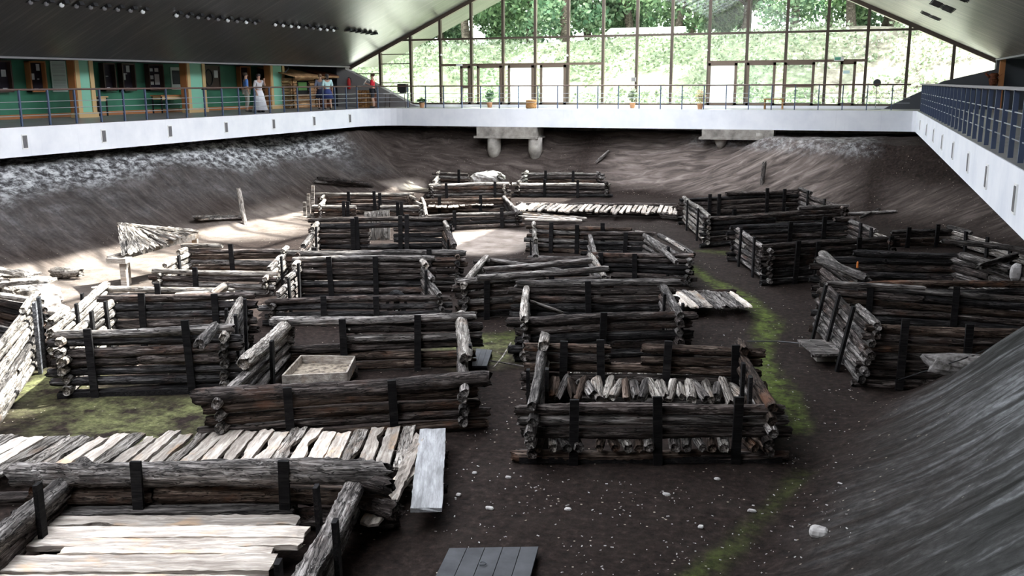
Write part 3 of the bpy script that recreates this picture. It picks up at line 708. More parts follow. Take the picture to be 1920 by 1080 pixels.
cabin('C3', 'tall dark seven-log house at the left with two black boards on its front', [(118, 617), (420, 607), (455, 553), (207, 557)], (1.15, 1.15, 1.1, 1.1), d=.165,
      F=W_(m='b', posts=[.17, .78], topm='log_grey', sill=1), R=W_(m='g', topm='log_pale', posts=[.2, .6, (.4, -1)]), B=W_(m='b', posts=[(.24, -1), (.80, -1)], topm='log', gaps=[(0, 0, .0, .1)]), L=W_(m='p', topm='log_pale', posts=[(.4, -1), (.75, -1)]), step=.08)
cabin('C4', 'low brown log walls in the sun behind the tall dark house at the left', [(98, 598), (430, 565), (425, 541), (196, 533)], (.85, .7, .62, .7), d=.165,
      F=None, R=W_(m='p', topm='log_pale'), B=W_(m='r', posts=[(.45, -1)], topm='log_pale', topr=.9), L=W_(m='p', topm='log_pale', posts=[(.65, 1), (.3, -1)]))
cabin('C5', 'sunlit log house with a clean brown inner wall, in front of the bark lean-to', [(300, 507), (500, 510), (535, 464), (352, 459)], (.55, .58, .78, .85), d=.15,
      F=W_(m='r', posts=[(.35, 1)], topm='log_pale'), R=W_(m='p', topm='log_pale', posts=[.5]), B=W_(m='r', posts=[(.46, -1)], topm='log_pale'), L=W_(m='p', topm='log_pale', posts=[(.5, -1)]))
cabin('C6', 'large log house left of centre with paired black boards and a bright doorway opening', [(560, 472), (856, 472), (833, 409), (594, 411)], (1.0, 1.0, 1.3, 1.3), d=.15,
      F=W_(m='n', posts=[(.1, -1), (.83, 1)], topm='log_grey'), R=W_(m='n', topm='log_pale', posts=[(.3, -1), (.7, 1)]), B=W_(m='b', posts=[(.28, -1), (.32, -1), (.65, -1), (.7, -1)], topm='log', gaps=[(4, 6, .41, .6)]), L=W_(m='g', topm='log_pale', posts=[(.6, -1)]))
cabin('C7', 'sagging dark log house whose front wall carries a coil of black cable', [(512, 566), (824, 552), (792, 482), (560, 484)], (.52, .60, 1.0, 1.0), d=.15,
      F=W_(m='b', posts=[.3, (.62, 1)], topm='log'), R=W_(m='g', topm='log_pale', posts=[(.5, -1)]), B=W_(m='b', posts=[(.26, -1), (.62, -1)], topm='log_grey'), L=W_(m='g', topm='log_pale', posts=[(.4, -1), (.75, -1)]))
cabin('C8', 'log house in the middle with loose poles slanting over it', [(872, 522), (1128, 512), (1108, 481), (908, 482)], (.92, .85, .80, .85), d=.16,
      F=W_(m='n', posts=[.14, .62], topm='log_grey'), R=W_(m='g', topm='log_pale', posts=[]), B=W_(m='n', topm='log', gaps=[]), L=W_(m='g', topm='log_pale', topr=1.1))
cabin('C9', 'broken brown log house in the middle distance, right of the pale open ground', [(1005, 476), (1132, 478), (1165, 425), (1002, 420)], (.60, .62, .85, .85), d=.14,
      F=W_(m='n', topm='log_grey'), R=None, B=W_(m='r', posts=[(.2, -1), (.5, -1), (.8, -1)], topm='log_brown'), L=W_(m='p', topm='log_pale', posts=[(.4, 1)]))
cabin('C10', 'dark log house with fallen boards leaning on its right wall, centre of the photo', [(1120, 474), (1288, 480), (1208, 438), (1105, 437)], (.80, .78, .78, .78), d=.14,
      F=W_(m='b', posts=[.05, .43], topm='log'), R=W_(m='g', topm='log_grey', posts=[(.3, -1)]), B=W_(m='b', posts=[(.65, -1)], topm='log'), L=W_(m='g', topm='log_grey'))
cabin('C11', 'dark log house with a pole leaning inside, directly behind the front right one', [(985, 592), (1272, 584), (1243, 530), (986, 530)], (.87, .85, .95, .95), d=.17,
      F=W_(m='b', posts=[.49], topm='log'), R=W_(m='g', topm='log_grey', posts=[(.5, -1), (.2, 1)]), B=W_(m='b', posts=[(.46, -1)], topm='log_grey'), L=W_(m='g', topm='log_pale'), step=.08, over=.34)
cabin('C12', 'front right log house with short split logs inside and three black boards', [(1000, 753), (1442, 752), (1392, 650), (1020, 640)], (.84, .84, 1.0, 1.0), d=.165, over=.32,
      F=W_(m='m', posts=[.17, .53, .86], topm='log', sill=1, gaps=[(1, 1, -.1, 1.1)], split=0), R=W_(m='r', topm='log_brown', posts=[(.3, -1), (.6, -1)], topr=1.1), B=W_(m='r', posts=[(.1, -1), (.3, -1), (.62, -1), (.97, -1)], topm='log_brown', gaps=[(4, 5, .34, .5)]), L=W_(m='g', topm='log_pale', posts=[(.4, 1), (.4, -1)], topr=1.15), step=.06)
cabin('C13', 'tallest dark log house, beside the right end of the far plank path', [(1328, 402), (1578, 385), (1500, 353), (1284, 370)], (1.02, 1.05, 1.15, .98), d=.16,
      F=W_(m='b', posts=[(.2, -1), (.6, -1)], topm='log_grey'), R=W_(m='g', topm='log_grey', posts=[(.3, -1), (.7, -1)]), B=W_(m='b', posts=[(.2, -1), (.28, -1), (.7, -1), (.85, -1)], topm='log'), L=W_(m='p', topm='log_pale', posts=[.25, .7]))
cabin('C14', 'log house behind the mossy path with two black boards on its left wall', [(1443, 459), (1668, 446), (1594, 408), (1382, 426)], (1.02, 1.0, 1.15, .98), d=.15,
      F=W_(m='b', posts=[.2, .37, .72, .98], topm='log'), R=W_(m='g', topm='log_grey', posts=[(.3, -1), (.6, -1)]), B=W_(m='b', posts=[(.45, -1), (.75, -1)], topm='log'), L=W_(m='m', topm='log_grey', posts=[.3, .75]))
cabin('C15', 'dark log house with a small orange marker on its broken pale side wall', [(1612, 520), (1925, 520), (1790, 474), (1546, 476)], (1.05, 1.05, 1.15, 1.05), d=.165,
      F=W_(m='b', topm='log_brown'), R=W_(m='g', topm='log_grey'), B=W_(m='b', topm='log_black'), L=W_(m='g', topm='log_grey', topr=1.3))
cabin('C16', 'log house at the right edge whose grey side wall faces the wooden hatch', [(1642, 603), (1945, 612), (1905, 545), (1553, 534)], (1.13, 1.13, 1.15, 1.0), d=.155,
      F=W_(m='r', posts=[.17, .58], topm='log_brown', topr=1.1), R=None, B=W_(m='n', posts=[(.24, -1), (.7, -1)], topm='log_grey'), L=W_(m='g', topm='log_grey', posts=[.25, .55, .85], lean=-.18), step=.08)
cabin('C17', 'low log walls standing apart at the far right below the beam', [(1610, 468), (1925, 475), (1788, 424), (1690, 431)], (.25, .4, .62, .55), d=.14,
      F=None, R=W_(m='p', topm='log_grey', posts=[(.15, -1), (.45, -1), (.75, -1)]), B=W_(m='r', posts=[(.1, -1), (.65, -1)], topm='log_grey'), L=None)
cabin('C18', 'small far log house with a slab of rubble in its back corner', [(810, 347), (945, 345), (936, 323), (822, 321)], (.68, .68, .95, .95), d=.15,
      F=W_(m='r', posts=[.2, .87], topm='log_pale'), R=W_(m='p', topm='log_pale'), B=W_(m='r', posts=[(.35, -1)], topm='log', gaps=[(2, 9, .5, 1.1)]), L=W_(m='p', topm='log_pale'))
cabin('C19', 'farthest log house, low, with four dark upright boards, right of the concrete piles', [(973, 339), (1136, 340), (1122, 323), (988, 321)], (.72, .72, 1.0, 1.0), d=.16,
      F=W_(m='n', posts=[.3, .68], topm='log_pale'), R=W_(m='g', topm='log_grey'), B=W_(m='n', posts=[(.27, -1), (.65, -1)], topm='log_grey'), L=W_(m='g', topm='log_pale'))
cabin('C20', 'reddish log house at the far left with a doorway gap in its front wall', [(600, 381), (788, 381), (768, 363), (607, 363)], (.62, .62, .80, .80), d=.14,
      F=W_(m='r', posts=[.24, .28, .78, .82], topm='log_pale', gaps=[(0, 9, .36, .60)]), R=W_(m='p', topm='log_pale'), B=W_(m='r', posts=[(.3, -1), (.6, -1), (.66, -1)], topm='log_pale'), L=W_(m='p', topm='log_pale'))
cabin('C21', 'long low far log house with bright boards inside, left of the far walkway', [(800, 399), (968, 393), (945, 367), (792, 371)], (.62, .62, .62, .62), d=.14,
      F=W_(m='b', posts=[.3, .83], topm='log_grey'), R=W_(m='n', topm='log_grey'), B=W_(m='r', posts=[(.2, -1), (.7, -1)], topm='log_brown'), L=W_(m='p', topm='log_pale'))
cabin('C22', 'sunlit bleached log wall with two tall grey posts, cut by the left edge', [(-60, 640), (-40, 680), (62, 557), (-120, 545)], (1.2, 1.2, 1.22, 1.0), d=.135,
      F=None, R=W_(m='p', topm='log_pale', pw=.13), B=W_(m='n', topm='log_pale'), L=None)
# the two tall posts of the left wall
rt, cs_, _ = CAB['C22']
a, b = cs_[1], cs_[2]; D_ = (Vector((b.x, b.y, 0))-Vector((a.x, a.y, 0))); 
for k, t_ in enumerate((.90, .80)):
    p = Vector((a.x, a.y, 0))+D_*t_; o_ = Vector((D_.y, -D_.x, 0)).normalized()*.14
    MB().box((0, 0, .62), (.14, .06, 1.36)).build('support_board', M['plank_grey'], rt, loc=p+o_-rt.location, rot=(.02, 0, math.atan2(D_.y, D_.x)))

# ---- walkways of split planks: every plank is a thing
def plank_row(pA, pB, n_, Lr, Wf, z, label_fmt, group, m='plank', skew=0., dirv=None, T=.05, jit=.12, notch=.3, cat='plank', names=None):
    """planks set crosswise between two centre line points"""
    A, B = Vector((*pA[:2], z)), Vector((*pB[:2], z)); d = (B-A); stp = d.length/n_; u = d.normalized()
    v = Vector((-u.y, u.x, 0)) if dirv is None else Vector(dirv).normalized()
    out = []
    for i in range(n_):
        c = A+u*stp*(i+.5); L = random.uniform(*Lr); ang = random.uniform(-.05, .05)+skew
        vv = Matrix.Rotation(ang, 3, 'Z') @ v; off = random.uniform(-jit, jit)
        p0 = c-vv*(L/2)+vv*off; p1 = c+vv*(L/2)+vv*off; p0.z += random.uniform(-.01, .015); p1.z += random.uniform(-.01, .015)
        o = plank(p0, p1, stp*Wf*random.uniform(.8, 1.08), T, M[m] if isinstance(m, str) else M[random.choice(m)], name='plank', rough=1., notch=notch)
        tag(o, label_fmt(i, n_), cat, group); out.append(o)
    return out
def ordinal(i):
    i += 1; return f'{i}{"th" if 10 <= i % 100 <= 20 else {1: "st", 2: "nd", 3: "rd"}.get(i % 10, "th")}'
# near walkway behind the nearest house
A0 = P(-95, 858, .22); B0 = P(775, 838, .22)
dv = (P(130, 795, .22)-P(-60, 905, .22)); dv.z = 0
dv1 = (P(560, 810, .22)-P(520, 900, .22)); dv2 = (P(815, 810, .22)-P(790, 955, .22))
n_ = 27
for i in range(n_):
    f = (i+.5)/n_; c = A0.lerp(B0, f); v = dv.normalized().lerp(Vector((dv2.x, dv2.y, 0)).normalized(), f).normalized()
    L = random.uniform(1.25, 1.5)
    stp = (B0-A0).length/n_
    p0 = c-v*(L*.52)+Vector((0, 0, random.uniform(-.01, .02))); p1 = c+v*(L*.48+random.uniform(-.08, .10))
    o = plank(p0, p1, stp*random.uniform(.74, .92), .055, M[random.choice(['plank', 'plank', 'plank', 'log_pale'])], rough=.75, notch=.5)
    tag(o, f'{ordinal(i)} split plank from the left in the walkway behind the nearest house', 'plank', 'walkway planks behind the nearest log house')
o = plank(P(737, 935, .25), P(790, 815, .25), .15, .05, M['plank'], rough=1.6); tag(o, 'narrow crooked brown plank beside the long grey one at the walkway end', 'plank')
o = plank(P(799, 957, .27), P(812, 806, .27), .36, .06, M['plank_grey'], rough=.35); o.data.materials.clear()
M['silver'] = wood('silver_plank', (.34, .34, .345), (.44, .44, .45), (.54, .54, .55), redamt=.05, bump=.12); o.data.materials.append(M['silver'])
tag(o, 'long straight silver grey plank ending the near walkway', 'plank')
o = plank(P(690, 985, .20), P(770, 880, .20), .22, .05, M['plank'], rough=1.2); tag(o, 'pale plank poking out from under the corner logs of the nearest house', 'plank')
for k, (pa, pb, lab) in enumerate((((-60, 870), (840, 852), 'round bearer log under the front of the near walkway'), ((-60, 935), (838, 915), 'round bearer log under the near edge of the near walkway'))):
    o = log(P(*pa, .12), P(*pb, .12), .07, M['log'], name='bearer_log'); tag(o, lab, 'log')
# floor of the nearest house
fl = [((112, 962), (550, 955), .20), ((98, 982), (560, 978), .24), ((60, 1003), (575, 1002), .26), ((45, 1020), (565, 1018), .22), ((118, 1037), (508, 1036), .16), ((0, 1062), (505, 1058), .34), ((-60, 1100), (480, 1098), .3), ((-90, 1135), (470, 1130), .3)]
for i, (pa, pb, w_) in enumerate(fl):
    o = plank(P(*pa, .28), P(*pb, .28), w_, .07, M['plank'] if i else M['log_grey'], rough=.6, notch=.1)
    tag(o, f'{ordinal(i)} long pale floor board from the back inside the nearest log house', 'board', 'floor boards of the nearest log house')
# far path
A0 = P(968, 388, .30); B0 = P(1272, 394, .30)
plank_row(A0, B0, 32, (1.6, 2.2), .76, .30, lambda i, n: f'{ordinal(i)} bright plank from the left in the far walkway', 'planks of the far walkway', dirv=P(1140, 380, .3)-P(1118, 402, .3), T=.07, jit=.28)
for i, (pa, pb) in enumerate((((968, 395), (1270, 402)), ((968, 384), (1272, 386)))):
    o = log(P(*pa, .15), P(*pb, .15), .11, M['log'], name='bearer_log'); tag(o, ('front' if i == 0 else 'rear')+' bearer log under the far walkway', 'log')
for i, (pa, pb) in enumerate((((968, 397), (1098, 409)), ((972, 401), (1080, 411)), ((968, 393), (1110, 400)), ((972, 405), (1060, 412)), ((975, 392), (1060, 394)), ((985, 411), (1090, 413)))):
    o = plank(P(*pa, .12+.015*i), P(*pb, .12), .22, .05, M['plank'], rough=1.); tag(o, f'{ordinal(i)} long thin board in the loose pile before the far walkway', 'board', 'loose boards before the far walkway')
# boards in C21 and bright floor panels
plank_row(P(805, 385, .3), P(935, 378, .3), 12, (1.2, 1.6), .9, .30, lambda i, n: f'{ordinal(i)} bright board from the left inside the long low far house', 'boards inside the long low far house', dirv=P(860, 374, .3)-P(858, 388, .3))
# middle walkway right of centre
plank_row(P(1262, 560, .25), P(1392, 562, .25), 9, (1.25, 1.6), .95, .25, lambda i, n: f'{ordinal(i)} grey brown plank from the left in the short walkway beside the moss', 'planks of the short walkway beside the moss', dirv=P(1300, 540, .25)-P(1350, 580, .25), m=['plank', 'log_grey', 'plank'])
for i, (pa, pb) in enumerate((((1262, 570), (1400, 572)), ((1262, 552), (1380, 548)))):
    o = log(P(*pa, .12), P(*pb, .12), .07, M['log'], name='bearer_log'); tag(o, ('front' if i == 0 else 'rear')+' bearer under the short walkway beside the moss', 'log')
# small modern covers
def cover(name, corners, z, n_, m, label, T=.04, gap=.012, legs=False):
    c = [P(*q, z) for q in corners]   # fl fr br bl
    cen = sum(c, Vector())/4; root = empty(name, (cen.x, cen.y, 0), label=label, cat='cover')
    for i in range(n_):
        f0, f1 = i/n_, (i+1)/n_; a = c[0].lerp(c[1], f0); b = c[0].lerp(c[1], f1); e = c[3].lerp(c[2], f0); g_ = c[3].lerp(c[2], f1)
        q = MB(); sh = (b-a)*(.02); q.prism([a+sh-cen+Vector((0, 0, z)), b-sh-cen+Vector((0, 0, z)), g_-sh-cen+Vector((0, 0, z)), e+sh-cen+Vector((0, 0, z))], (0, 0, T)); q.build('board', m, root)
    q = MB()
    for f in (.15, .85):
        q.beam(c[0].lerp(c[3], f)-cen+Vector((0, 0, z-.03)), c[1].lerp(c[2], f)-cen+Vector((0, 0, z-.03)), .06, .06)
    q.build('batten', m, root); return root
cover('wooden_cover', [(800, 1120), (985, 1125), (1010, 1031), (842, 1034)], .06, 5, M['painted_grey'], 'flat dark grey plank cover lying on the soil at the bottom edge')
bx = P(905, 1058, .11); 
o = MB().tube([bx+Vector((.035*math.cos(a_*.6), .035*math.sin(a_*.6), .01)) for a_ in range(11)], .007, 6).build('pull_ring', M['darkgrey']); tag(o, 'small metal ring on the grey plank cover', 'ring')
cover('wooden_cover', [(883, 690), (913, 690), (923, 660), (893, 657)], .07, 3, M['painted_grey'], 'small dark three-plank cover between the two front houses')
root = cover('wooden_hatch', [(1527, 668), (1602, 667), (1560, 640), (1494, 640)], .22, 3, M['log_grey'], 'low wooden hatch on a pale block beside the upright grey timber wall')
q = MB(); p_ = P(1530, 664, .14)-root.location; q.box((p_.x+.15, p_.y+.25, .10), (.4, .4, .2), rz=.3); q.build('block', M['concrete'], root)
# wooden tray of soil
c = [P(530, 706, .35), P(650, 700, .35), P(665, 670, .35), P(565, 668, .35)]; cen = sum(c, Vector())/4
root = empty('soil_tray', (cen.x, cen.y, .18), label='shallow wooden tray filled with soil inside the second house', cat='tray')
q = MB()
for i in range(4):
    a_, b_ = c[i]-cen+Vector((0, 0, .09)), c[(i+1) % 4]-cen+Vector((0, 0, .09)); q.beam(a_, b_, .03, .20)
q.build('tray_side', M['plank'], root)
M['sandfill'] = mat('tray_soil', (.2, .16, .12), .95); t_ = NT(M['sandfill']); t_.color(t_.ramp(t_.noise(t_.coord(), 12, 6), [(.35, (.06, .045, .035)), (.6, (.30, .25, .19))]))
q = MB(); q.prism([v-cen+Vector((0, 0, .0)) for v in c], (0, 0, .05)); q.build('soil_fill', M['sandfill'], root)
q = MB()
for v in c: q.box(v-cen+Vector((0, 0, -.10)), (.06, .06, .22))
q.build('tray_leg', M['log_grey'], root)

# ---- short split logs in C12
def stub_row(pa, pb, n_, L, r, lab, grp, z=.25, mats=('log_pale', 'log_grey', 'log_pale', 'log_brown'), tilt=.5, dirv=None):
    A, B = P(*pa, z), P(*pb, z)
    for i in range(n_):
        c = A.lerp(B, (i+.5)/n_); v = Vector(dirv) if dirv else Vector((B-A).yx.to_3d()); v = Vector((-(B-A).y, (B-A).x, 0)).normalized()
        v = Matrix.Rotation(random.uniform(-.35, .35), 3, 'Z') @ v; v.z = random.uniform(.1, tilt); v.normalize(); ll = L*random.uniform(.75, 1.2)
        o = log(c-v*ll*.5, c+v*ll*.5, r*random.uniform(.8, 1.15), M[random.choice(mats)], name='split_log', rough=1.1, seg=12, step=.04)
        tag(o, lab(i), 'log', grp)
stub_row((1030, 728), (1440, 735), 24, .46, .078, lambda i: f'{ordinal(i)} short split log from the left, near row in the front right house', 'near row of split logs in the front right house', z=.42)
stub_row((1075, 708), (1400, 712), 17, .42, .066, lambda i: f'{ordinal(i)} short split log from the left, rear row in the front right house', 'rear row of split logs in the front right house', z=.40)
cs_ = CAB['C12'][1]; a_, b_ = Vector((cs_[0].x, cs_[0].y, .25)), Vector((cs_[1].x, cs_[1].y, .25)); n_ = 19
for i in range(n_):
    if i in (4, 10, 16): continue
    f = (i+.5)/n_; c = a_.lerp(b_, f); v = Vector((-(b_-a_).y, (b_-a_).x, 0)).normalized()
    v = Matrix.Rotation(random.uniform(-.2, .2), 3, 'Z') @ v
    o = log(c-v*.20, c+v*.4+Vector((0, 0, .02)), random.uniform(.06, .08), M[random.choice(['log_pale', 'log_grey', 'log_brown'])], name='split_log', rough=1.1, seg=12, step=.04)
    tag(o, f"split log end, {ordinal(i)} from the left, in the front wall of the front right house", 'log', 'split log ends through the front wall')
MB_ = log(a_-Vector((.25, .08, .17)), b_+Vector((.28, .06, -.17)), .07, M['log'], name='floor_log'); tag(MB_, 'lowest floor log under the split log ends of the front right house', 'log')
# pole-like loose timbers
def loose(pa, za, pb, zb, r, m, label, name='loose_pole', rough=1.):
    o = log(P(*pa, za), P(*pb, zb), r, M[m], name=name, rough=rough, step=.08); tag(o, label, 'pole'); return o
loose((918, 487), .95, (1050, 507), .62, .06, 'log_grey', 'pole slanting down to the right inside the middle house with round log ends')
loose((905, 505), .95, (1110, 489), .98, .07, 'log_grey', 'pole rising to the right across the middle house, upper one')
loose((895, 522), 1.0, (1140, 503), 1.08, .075, 'log_grey', 'pole rising to the right across the front of the middle house')
loose((992, 565), .72, (1055, 587), .35, .045, 'log_pale', 'pale pole leaning inside the dark house behind the front right one')
loose((655, 617), .8, (705, 645), .30, .03, 'log_pale', 'thin pale stick leaning in the second house')
loose((1208, 440), .85, (1268, 492), .80, .07, 'log_grey', 'fallen beam lying along the right wall of the centre dark house', rough=1.2)
loose((1235, 440), .55, (1300, 478), .45, .08, 'log_grey', 'outer fallen beam right of the centre dark house', rough=1.2)
loose((1190, 434), .80, (1225, 441), .70, .05, 'log_pale', 'short pale pole end on the back corner of the centre dark house')
loose((1250, 447), .60, (1285, 470), .62, .05, 'log_pale', 'pale board end sticking up at the right of the centre dark house')
loose((1535, 487), 1.2, (1625, 520), 1.15, .09, 'log_grey', 'thick weathered log along the side wall above the broken corner at the right', rough=1.7)
loose((1550, 531), 1.25, (1735, 541), 1.20, .05, 'log_grey', 'thin pale pole along the back wall of the house at the right edge')
loose((1800, 478), 1.25, (1900, 505), 1.15, .10, 'log_grey', 'weathered trunk collapsed over the far right house', rough=2)
loose((1835, 500), 1.2, (1905, 480), 1.3, .08, 'log_grey', 'splintered branch crossing the collapsed trunk at the far right', rough=2)
loose((1765, 452), .7, (1920, 468), .55, .08, 'log_grey', 'log lying before the low walls at the far right', rough=1.3)
loose((1240, 404), .12, (1282, 407), .12, .15, 'log_grey', 'short thick beam at the right end of the far walkway')
loose((1640, 441), .95, (1663, 449), .9, .08, 'log_pale', 'pale short log on the wall of the house right of the moss')
loose((375, 647), 1.25, (402, 612), 1.25, .10, 'log_grey', 'stub of a round log sticking out of the tall dark house at the left', rough=1.4)
loose((330, 552), .75, (395, 549), .75, .05, 'log_pale', 'bright thin pole on the low brown wall at the left')
loose((400, 553), .85, (425, 535), 1.0, .09, 'log_pale', 'bright leaning log end at the right of the low brown wall')
# corner logs of the nearest house poking out at the right
for i, (pa, pb, z_, r_) in enumerate((((655, 895), (735, 912), .62, .10), ((650, 935), (745, 958), .30, .12))):
    o = log(P(*pa, z_), P(*pb, z_), r_, M['log'], name='log_end', rough=1.7, step=.05); tag(o, ('upper' if i == 0 else 'lower')+' dark log end poking out at the right back corner of the nearest house', 'log')
# lone things on the left bank
def on_ground(px, py):
    d = ray(px, py); t = 3.
    for _ in range(6000):
        p = (d[0]*t, d[1]*t, CZ+d[2]*t)
        if p[2] <= gz(p[0], p[1]): break
        t += .02
    return Vector(p)
pA = on_ground(370, 418); pB = on_ground(462, 412)
for i in range(4):
    o = plank(pA+Vector((.05*i, -.10*i, .10+.05*i)), pB+Vector((-.25*i, -.13*i, .08+.04*i)), .22, .07, M['log_pale' if i % 2 else 'log_grey'], rough=1.6); tag(o, f'{ordinal(i)} splintered board from the top in the heap on the left bank', 'board', 'heap of splintered boards on the left bank')
b_ = on_ground(462, 422); o = log(b_, b_+Vector((-.50, .35, 1.25)), .085, M['log_pale'], name='driftwood_stake', rough=2); tag(o, 'crooked weathered stake leaning left beside the heap of boards on the bank', 'stake')
pA = on_ground(596, 345); pB = on_ground(698, 352)
for i in range(3):
    o = log(pA+Vector((0, -.15*i, .15+.1*(i == 0))), pB+Vector((-.3*i, -.2*i, .12)), .11-.02*i, M['log_grey' if i else 'log'], name='fallen_trunk', rough=2.2, step=.07); tag(o, ['dark fallen trunk lying on the far left slope', 'grey split limb just below the fallen trunk', 'lowest thin limb below the fallen trunk'][i], 'trunk')
b_ = on_ground(120, 524); o = log(b_+Vector((-.35, 0, .12)), b_+Vector((.4, .15, .16)), .16, M['log_pale'], name='stump_piece', rough=2.2, step=.05); tag(o, 'lone bleached chunk of wood on the left bank', 'wood chunk')
b_ = on_ground(1428, 345); o = log(b_+Vector((0, 0, -.1)), b_+Vector((.05, .1, .9)), .09, M['log_grey'], name='tree_stump', rough=2.2, step=.06); tag(o, 'upright dead stump on the slope behind the tallest dark house', 'stump')
b_ = on_ground(1118, 308); c_ = on_ground(1142, 296); o = log(b_+Vector((0, 0, .1)), c_+Vector((0, 0, .35)), .07, M['log_grey'], name='dead_branch', rough=2, step=.07); tag(o, 'dead branch on the slope right of the farthest house', 'branch')
for i, (pa, pb) in enumerate((((1590, 404), (1680, 400)), ((1612, 413), (1650, 395)))):
    o = log(on_ground(*pa)+Vector((0, 0, .08)), on_ground(*pb)+Vector((0, 0, .08)), .05, M['log_grey'], name='dead_branch', rough=2); tag(o, ['long thin branch lying on the right slope', 'shorter stick crossing behind the long branch on the right slope'][i], 'branch')
# thin upright stakes at the far left house
for i, px in enumerate((572, 579, 586)):
    b_ = P(px, 405+2*i, 0); h_ = [.55, .9, 1.25][i]; q = MB().box((0, 0, h_/2), (.12, .05, h_)); o = q.build('stake', M['log_pale'], loc=b_, rot=(0, .03*i, .3)); tag(o, ['short', 'middle-height', 'tall'][i]+' bright upright stake left of the reddish far house', 'stake')
# bundle of brushwood
b_ = P(770, 405, 0); rt = empty('brushwood_bundle', b_, label='upright bundle of thin brushwood between the two far left houses', cat='brushwood')
for i in range(16):
    a_ = i*2.4; q = MB().tube([(.10*math.cos(a_)*(i % 4+1)/2, .10*math.sin(a_)*(i % 4+1)/2, 0), (.14*math.cos(a_+.3)*(i % 4+1)/2, .14*math.sin(a_+.3)*(i % 4+1)/2, random.uniform(.6, .8))], .02, 5); q.build('twig', M['log_brown'], rt)
# bark lean-to
A = P(236, 482, .95); B = P(368, 440, .95); Cc = P(224, 426, 1.45); bl = P(205, 487, .88)
cen = (A+B+Cc)/3; rt = empty('bark_lean_to', (cen.x, cen.y, 0), label='sloping fan of bark strips on a low timber trestle on the left bank', cat='lean-to'); off = Vector((-cen.x, -cen.y, 0))
n_ = 20
for i in range(n_):
    f = i/(n_-1); tgt = A.lerp(B, f)+Vector((random.uniform(-.05, .05), random.uniform(-.05, .05), .06)); s_ = Cc+(B-Cc)*(.02+.35*f*f)+Vector((0, 0, .06+.01*(i % 3)))
    plank(s_+off, tgt+off, .16, .03, M['log_pale' if i % 3 else 'log_grey'], rt, 'bark_strip', rough=2.0)
plank(Cc+off+Vector((0, 0, .1)), B+off+Vector((0, 0, .1)), .2, .06, M['log_pale'], rt, 'bark_strip', rough=1.5)
q = MB(); q.beam(bl+off, B+off+Vector((0, 0, -.02)), .14, .16); q.build('edge_beam', M['plank'], rt)
def leg_to(p): 
    q = MB(); g_ = gz(p.x, p.y); q.box((0, 0, (p.z-g_)/2), (.14, .14, p.z-g_)); q.build('leg', M['plank'], rt, loc=Vector((p.x, p.y, g_))+off, rot=(0, 0, .4))
leg_to(A+Vector((-.1, 0, -.1))); leg_to(B+Vector((-.1, .05, -.1))); leg_to(Cc+Vector((.2, -.1, -.05)))
q = MB(); q.beam(bl+off+Vector((.0, .0, 0)), bl+off+Vector((.5, .1, 0)), .3, .12); q.build('beam_end', M['plank'], rt)
# rubble slab in far house, rubble at left edge
def lump(name, c, dims, m, label, cat, seed=1, n=22, parent=None):
    R_ = np.random.default_rng(seed); V = []; F = []
    for i in range(n//2+1):
        ph = math.pi*i/(n//2)
        for k in range(n):
            a_ = 2*math.pi*k/n; v = np.array([math.sin(ph)*math.cos(a_), math.sin(ph)*math.sin(a_), math.cos(ph)]); v = np.sign(v)*np.abs(v)**.7
            V.append(v)
    V = np.array(V); s = 1+.14*sn(V[:, 0]*3+V[:, 2]*2, V[:, 1]*3, seed)+.05*R_.standard_normal(len(V)); V = V*s[:, None]*np.array(dims)/2
    h = n//2
    for i in range(h):
        for k in range(n): F.append((i*n+k, (i+1)*n+k, (i+1)*n+(k+1) % n, i*n+(k+1) % n))
    o = link(name, mesh_np(name, V, F, False), m, parent, loc=c); 
    if label: tag(o, label, cat)
    return o
p = P(913, 324, .85); lump('rubble_slab', (p.x, p.y, .62), (1.5, 1.3, .55), M['rubble'], 'slab of stony rubble in the back corner of the small far house', 'rubble', 3)
hp = P(15, 540, .8)
for i in range(13):
    a_ = random.uniform(-.5, .5); L_ = random.uniform(.9, 1.7); c_ = hp+Vector((random.uniform(-.9, .75), random.uniform(-.7, .5), -.35+.055*i)); v = Vector((math.cos(a_), math.sin(a_), random.uniform(-.18, .12)))
    o = plank(c_-v*L_/2, c_+v*L_/2, random.uniform(.22, .4), .09, M['log_pale'], name='bark_slab', rough=1.9, notch=.8); tag(o, f'{ordinal(i)} bleached broken slab from the bottom of the heap at the left edge', 'slab', 'heap of bleached slabs at the left edge')
lump('rubble_heap', (hp.x, hp.y, .2), (2.4, 1.7, .75), M['rubble'], 'chalky rubble mound under the heap of bleached slabs at the left edge', 'rubble', 4)
p = P(60, 545, .5); lump('rubble_heap', (p.x, p.y, .35), (1.2, .9, .6), M['rubble'], 'smaller bleached heap right of the big one at the left edge', 'rubble', 5)
p = P(745, 446, .4); q = MB(); q.box((0, 0, 0), (.75, .06, .70)); 
o = plank_mesh(.8, .75, .06, .8, 'panel'); o = link('pale_board', o, M['log_pale'], loc=(P(708, 446, .6))); o.rotation_euler = (0, math.radians(-80), .35+math.pi/2); 
tag(o, 'bright white board standing in the opening of the large house left of centre', 'board')
p = P(1540, 1003, 0); pp = on_ground(1535, 1003); lump('stone', pp+Vector((0, 0, .03)), (.22, .17, .12), M['rockm'], 'pale round stone on the lower part of the near right slope', 'stone', 6, 12)
p = P(1905, 512, 1.1); lump('stone', (p.x, p.y, 1.12), (.24, .2, .36), M['rockm'], 'pale stone on the collapsed wall at the right edge', 'stone', 7, 12)
pp = on_ground(1600, 683); lump('clay_block', pp+Vector((0, 0, .12)), (.16, .14, .28), M['terracotta'], 'reddish block at the foot of the upright grey timber wall', 'block', 8, 10)
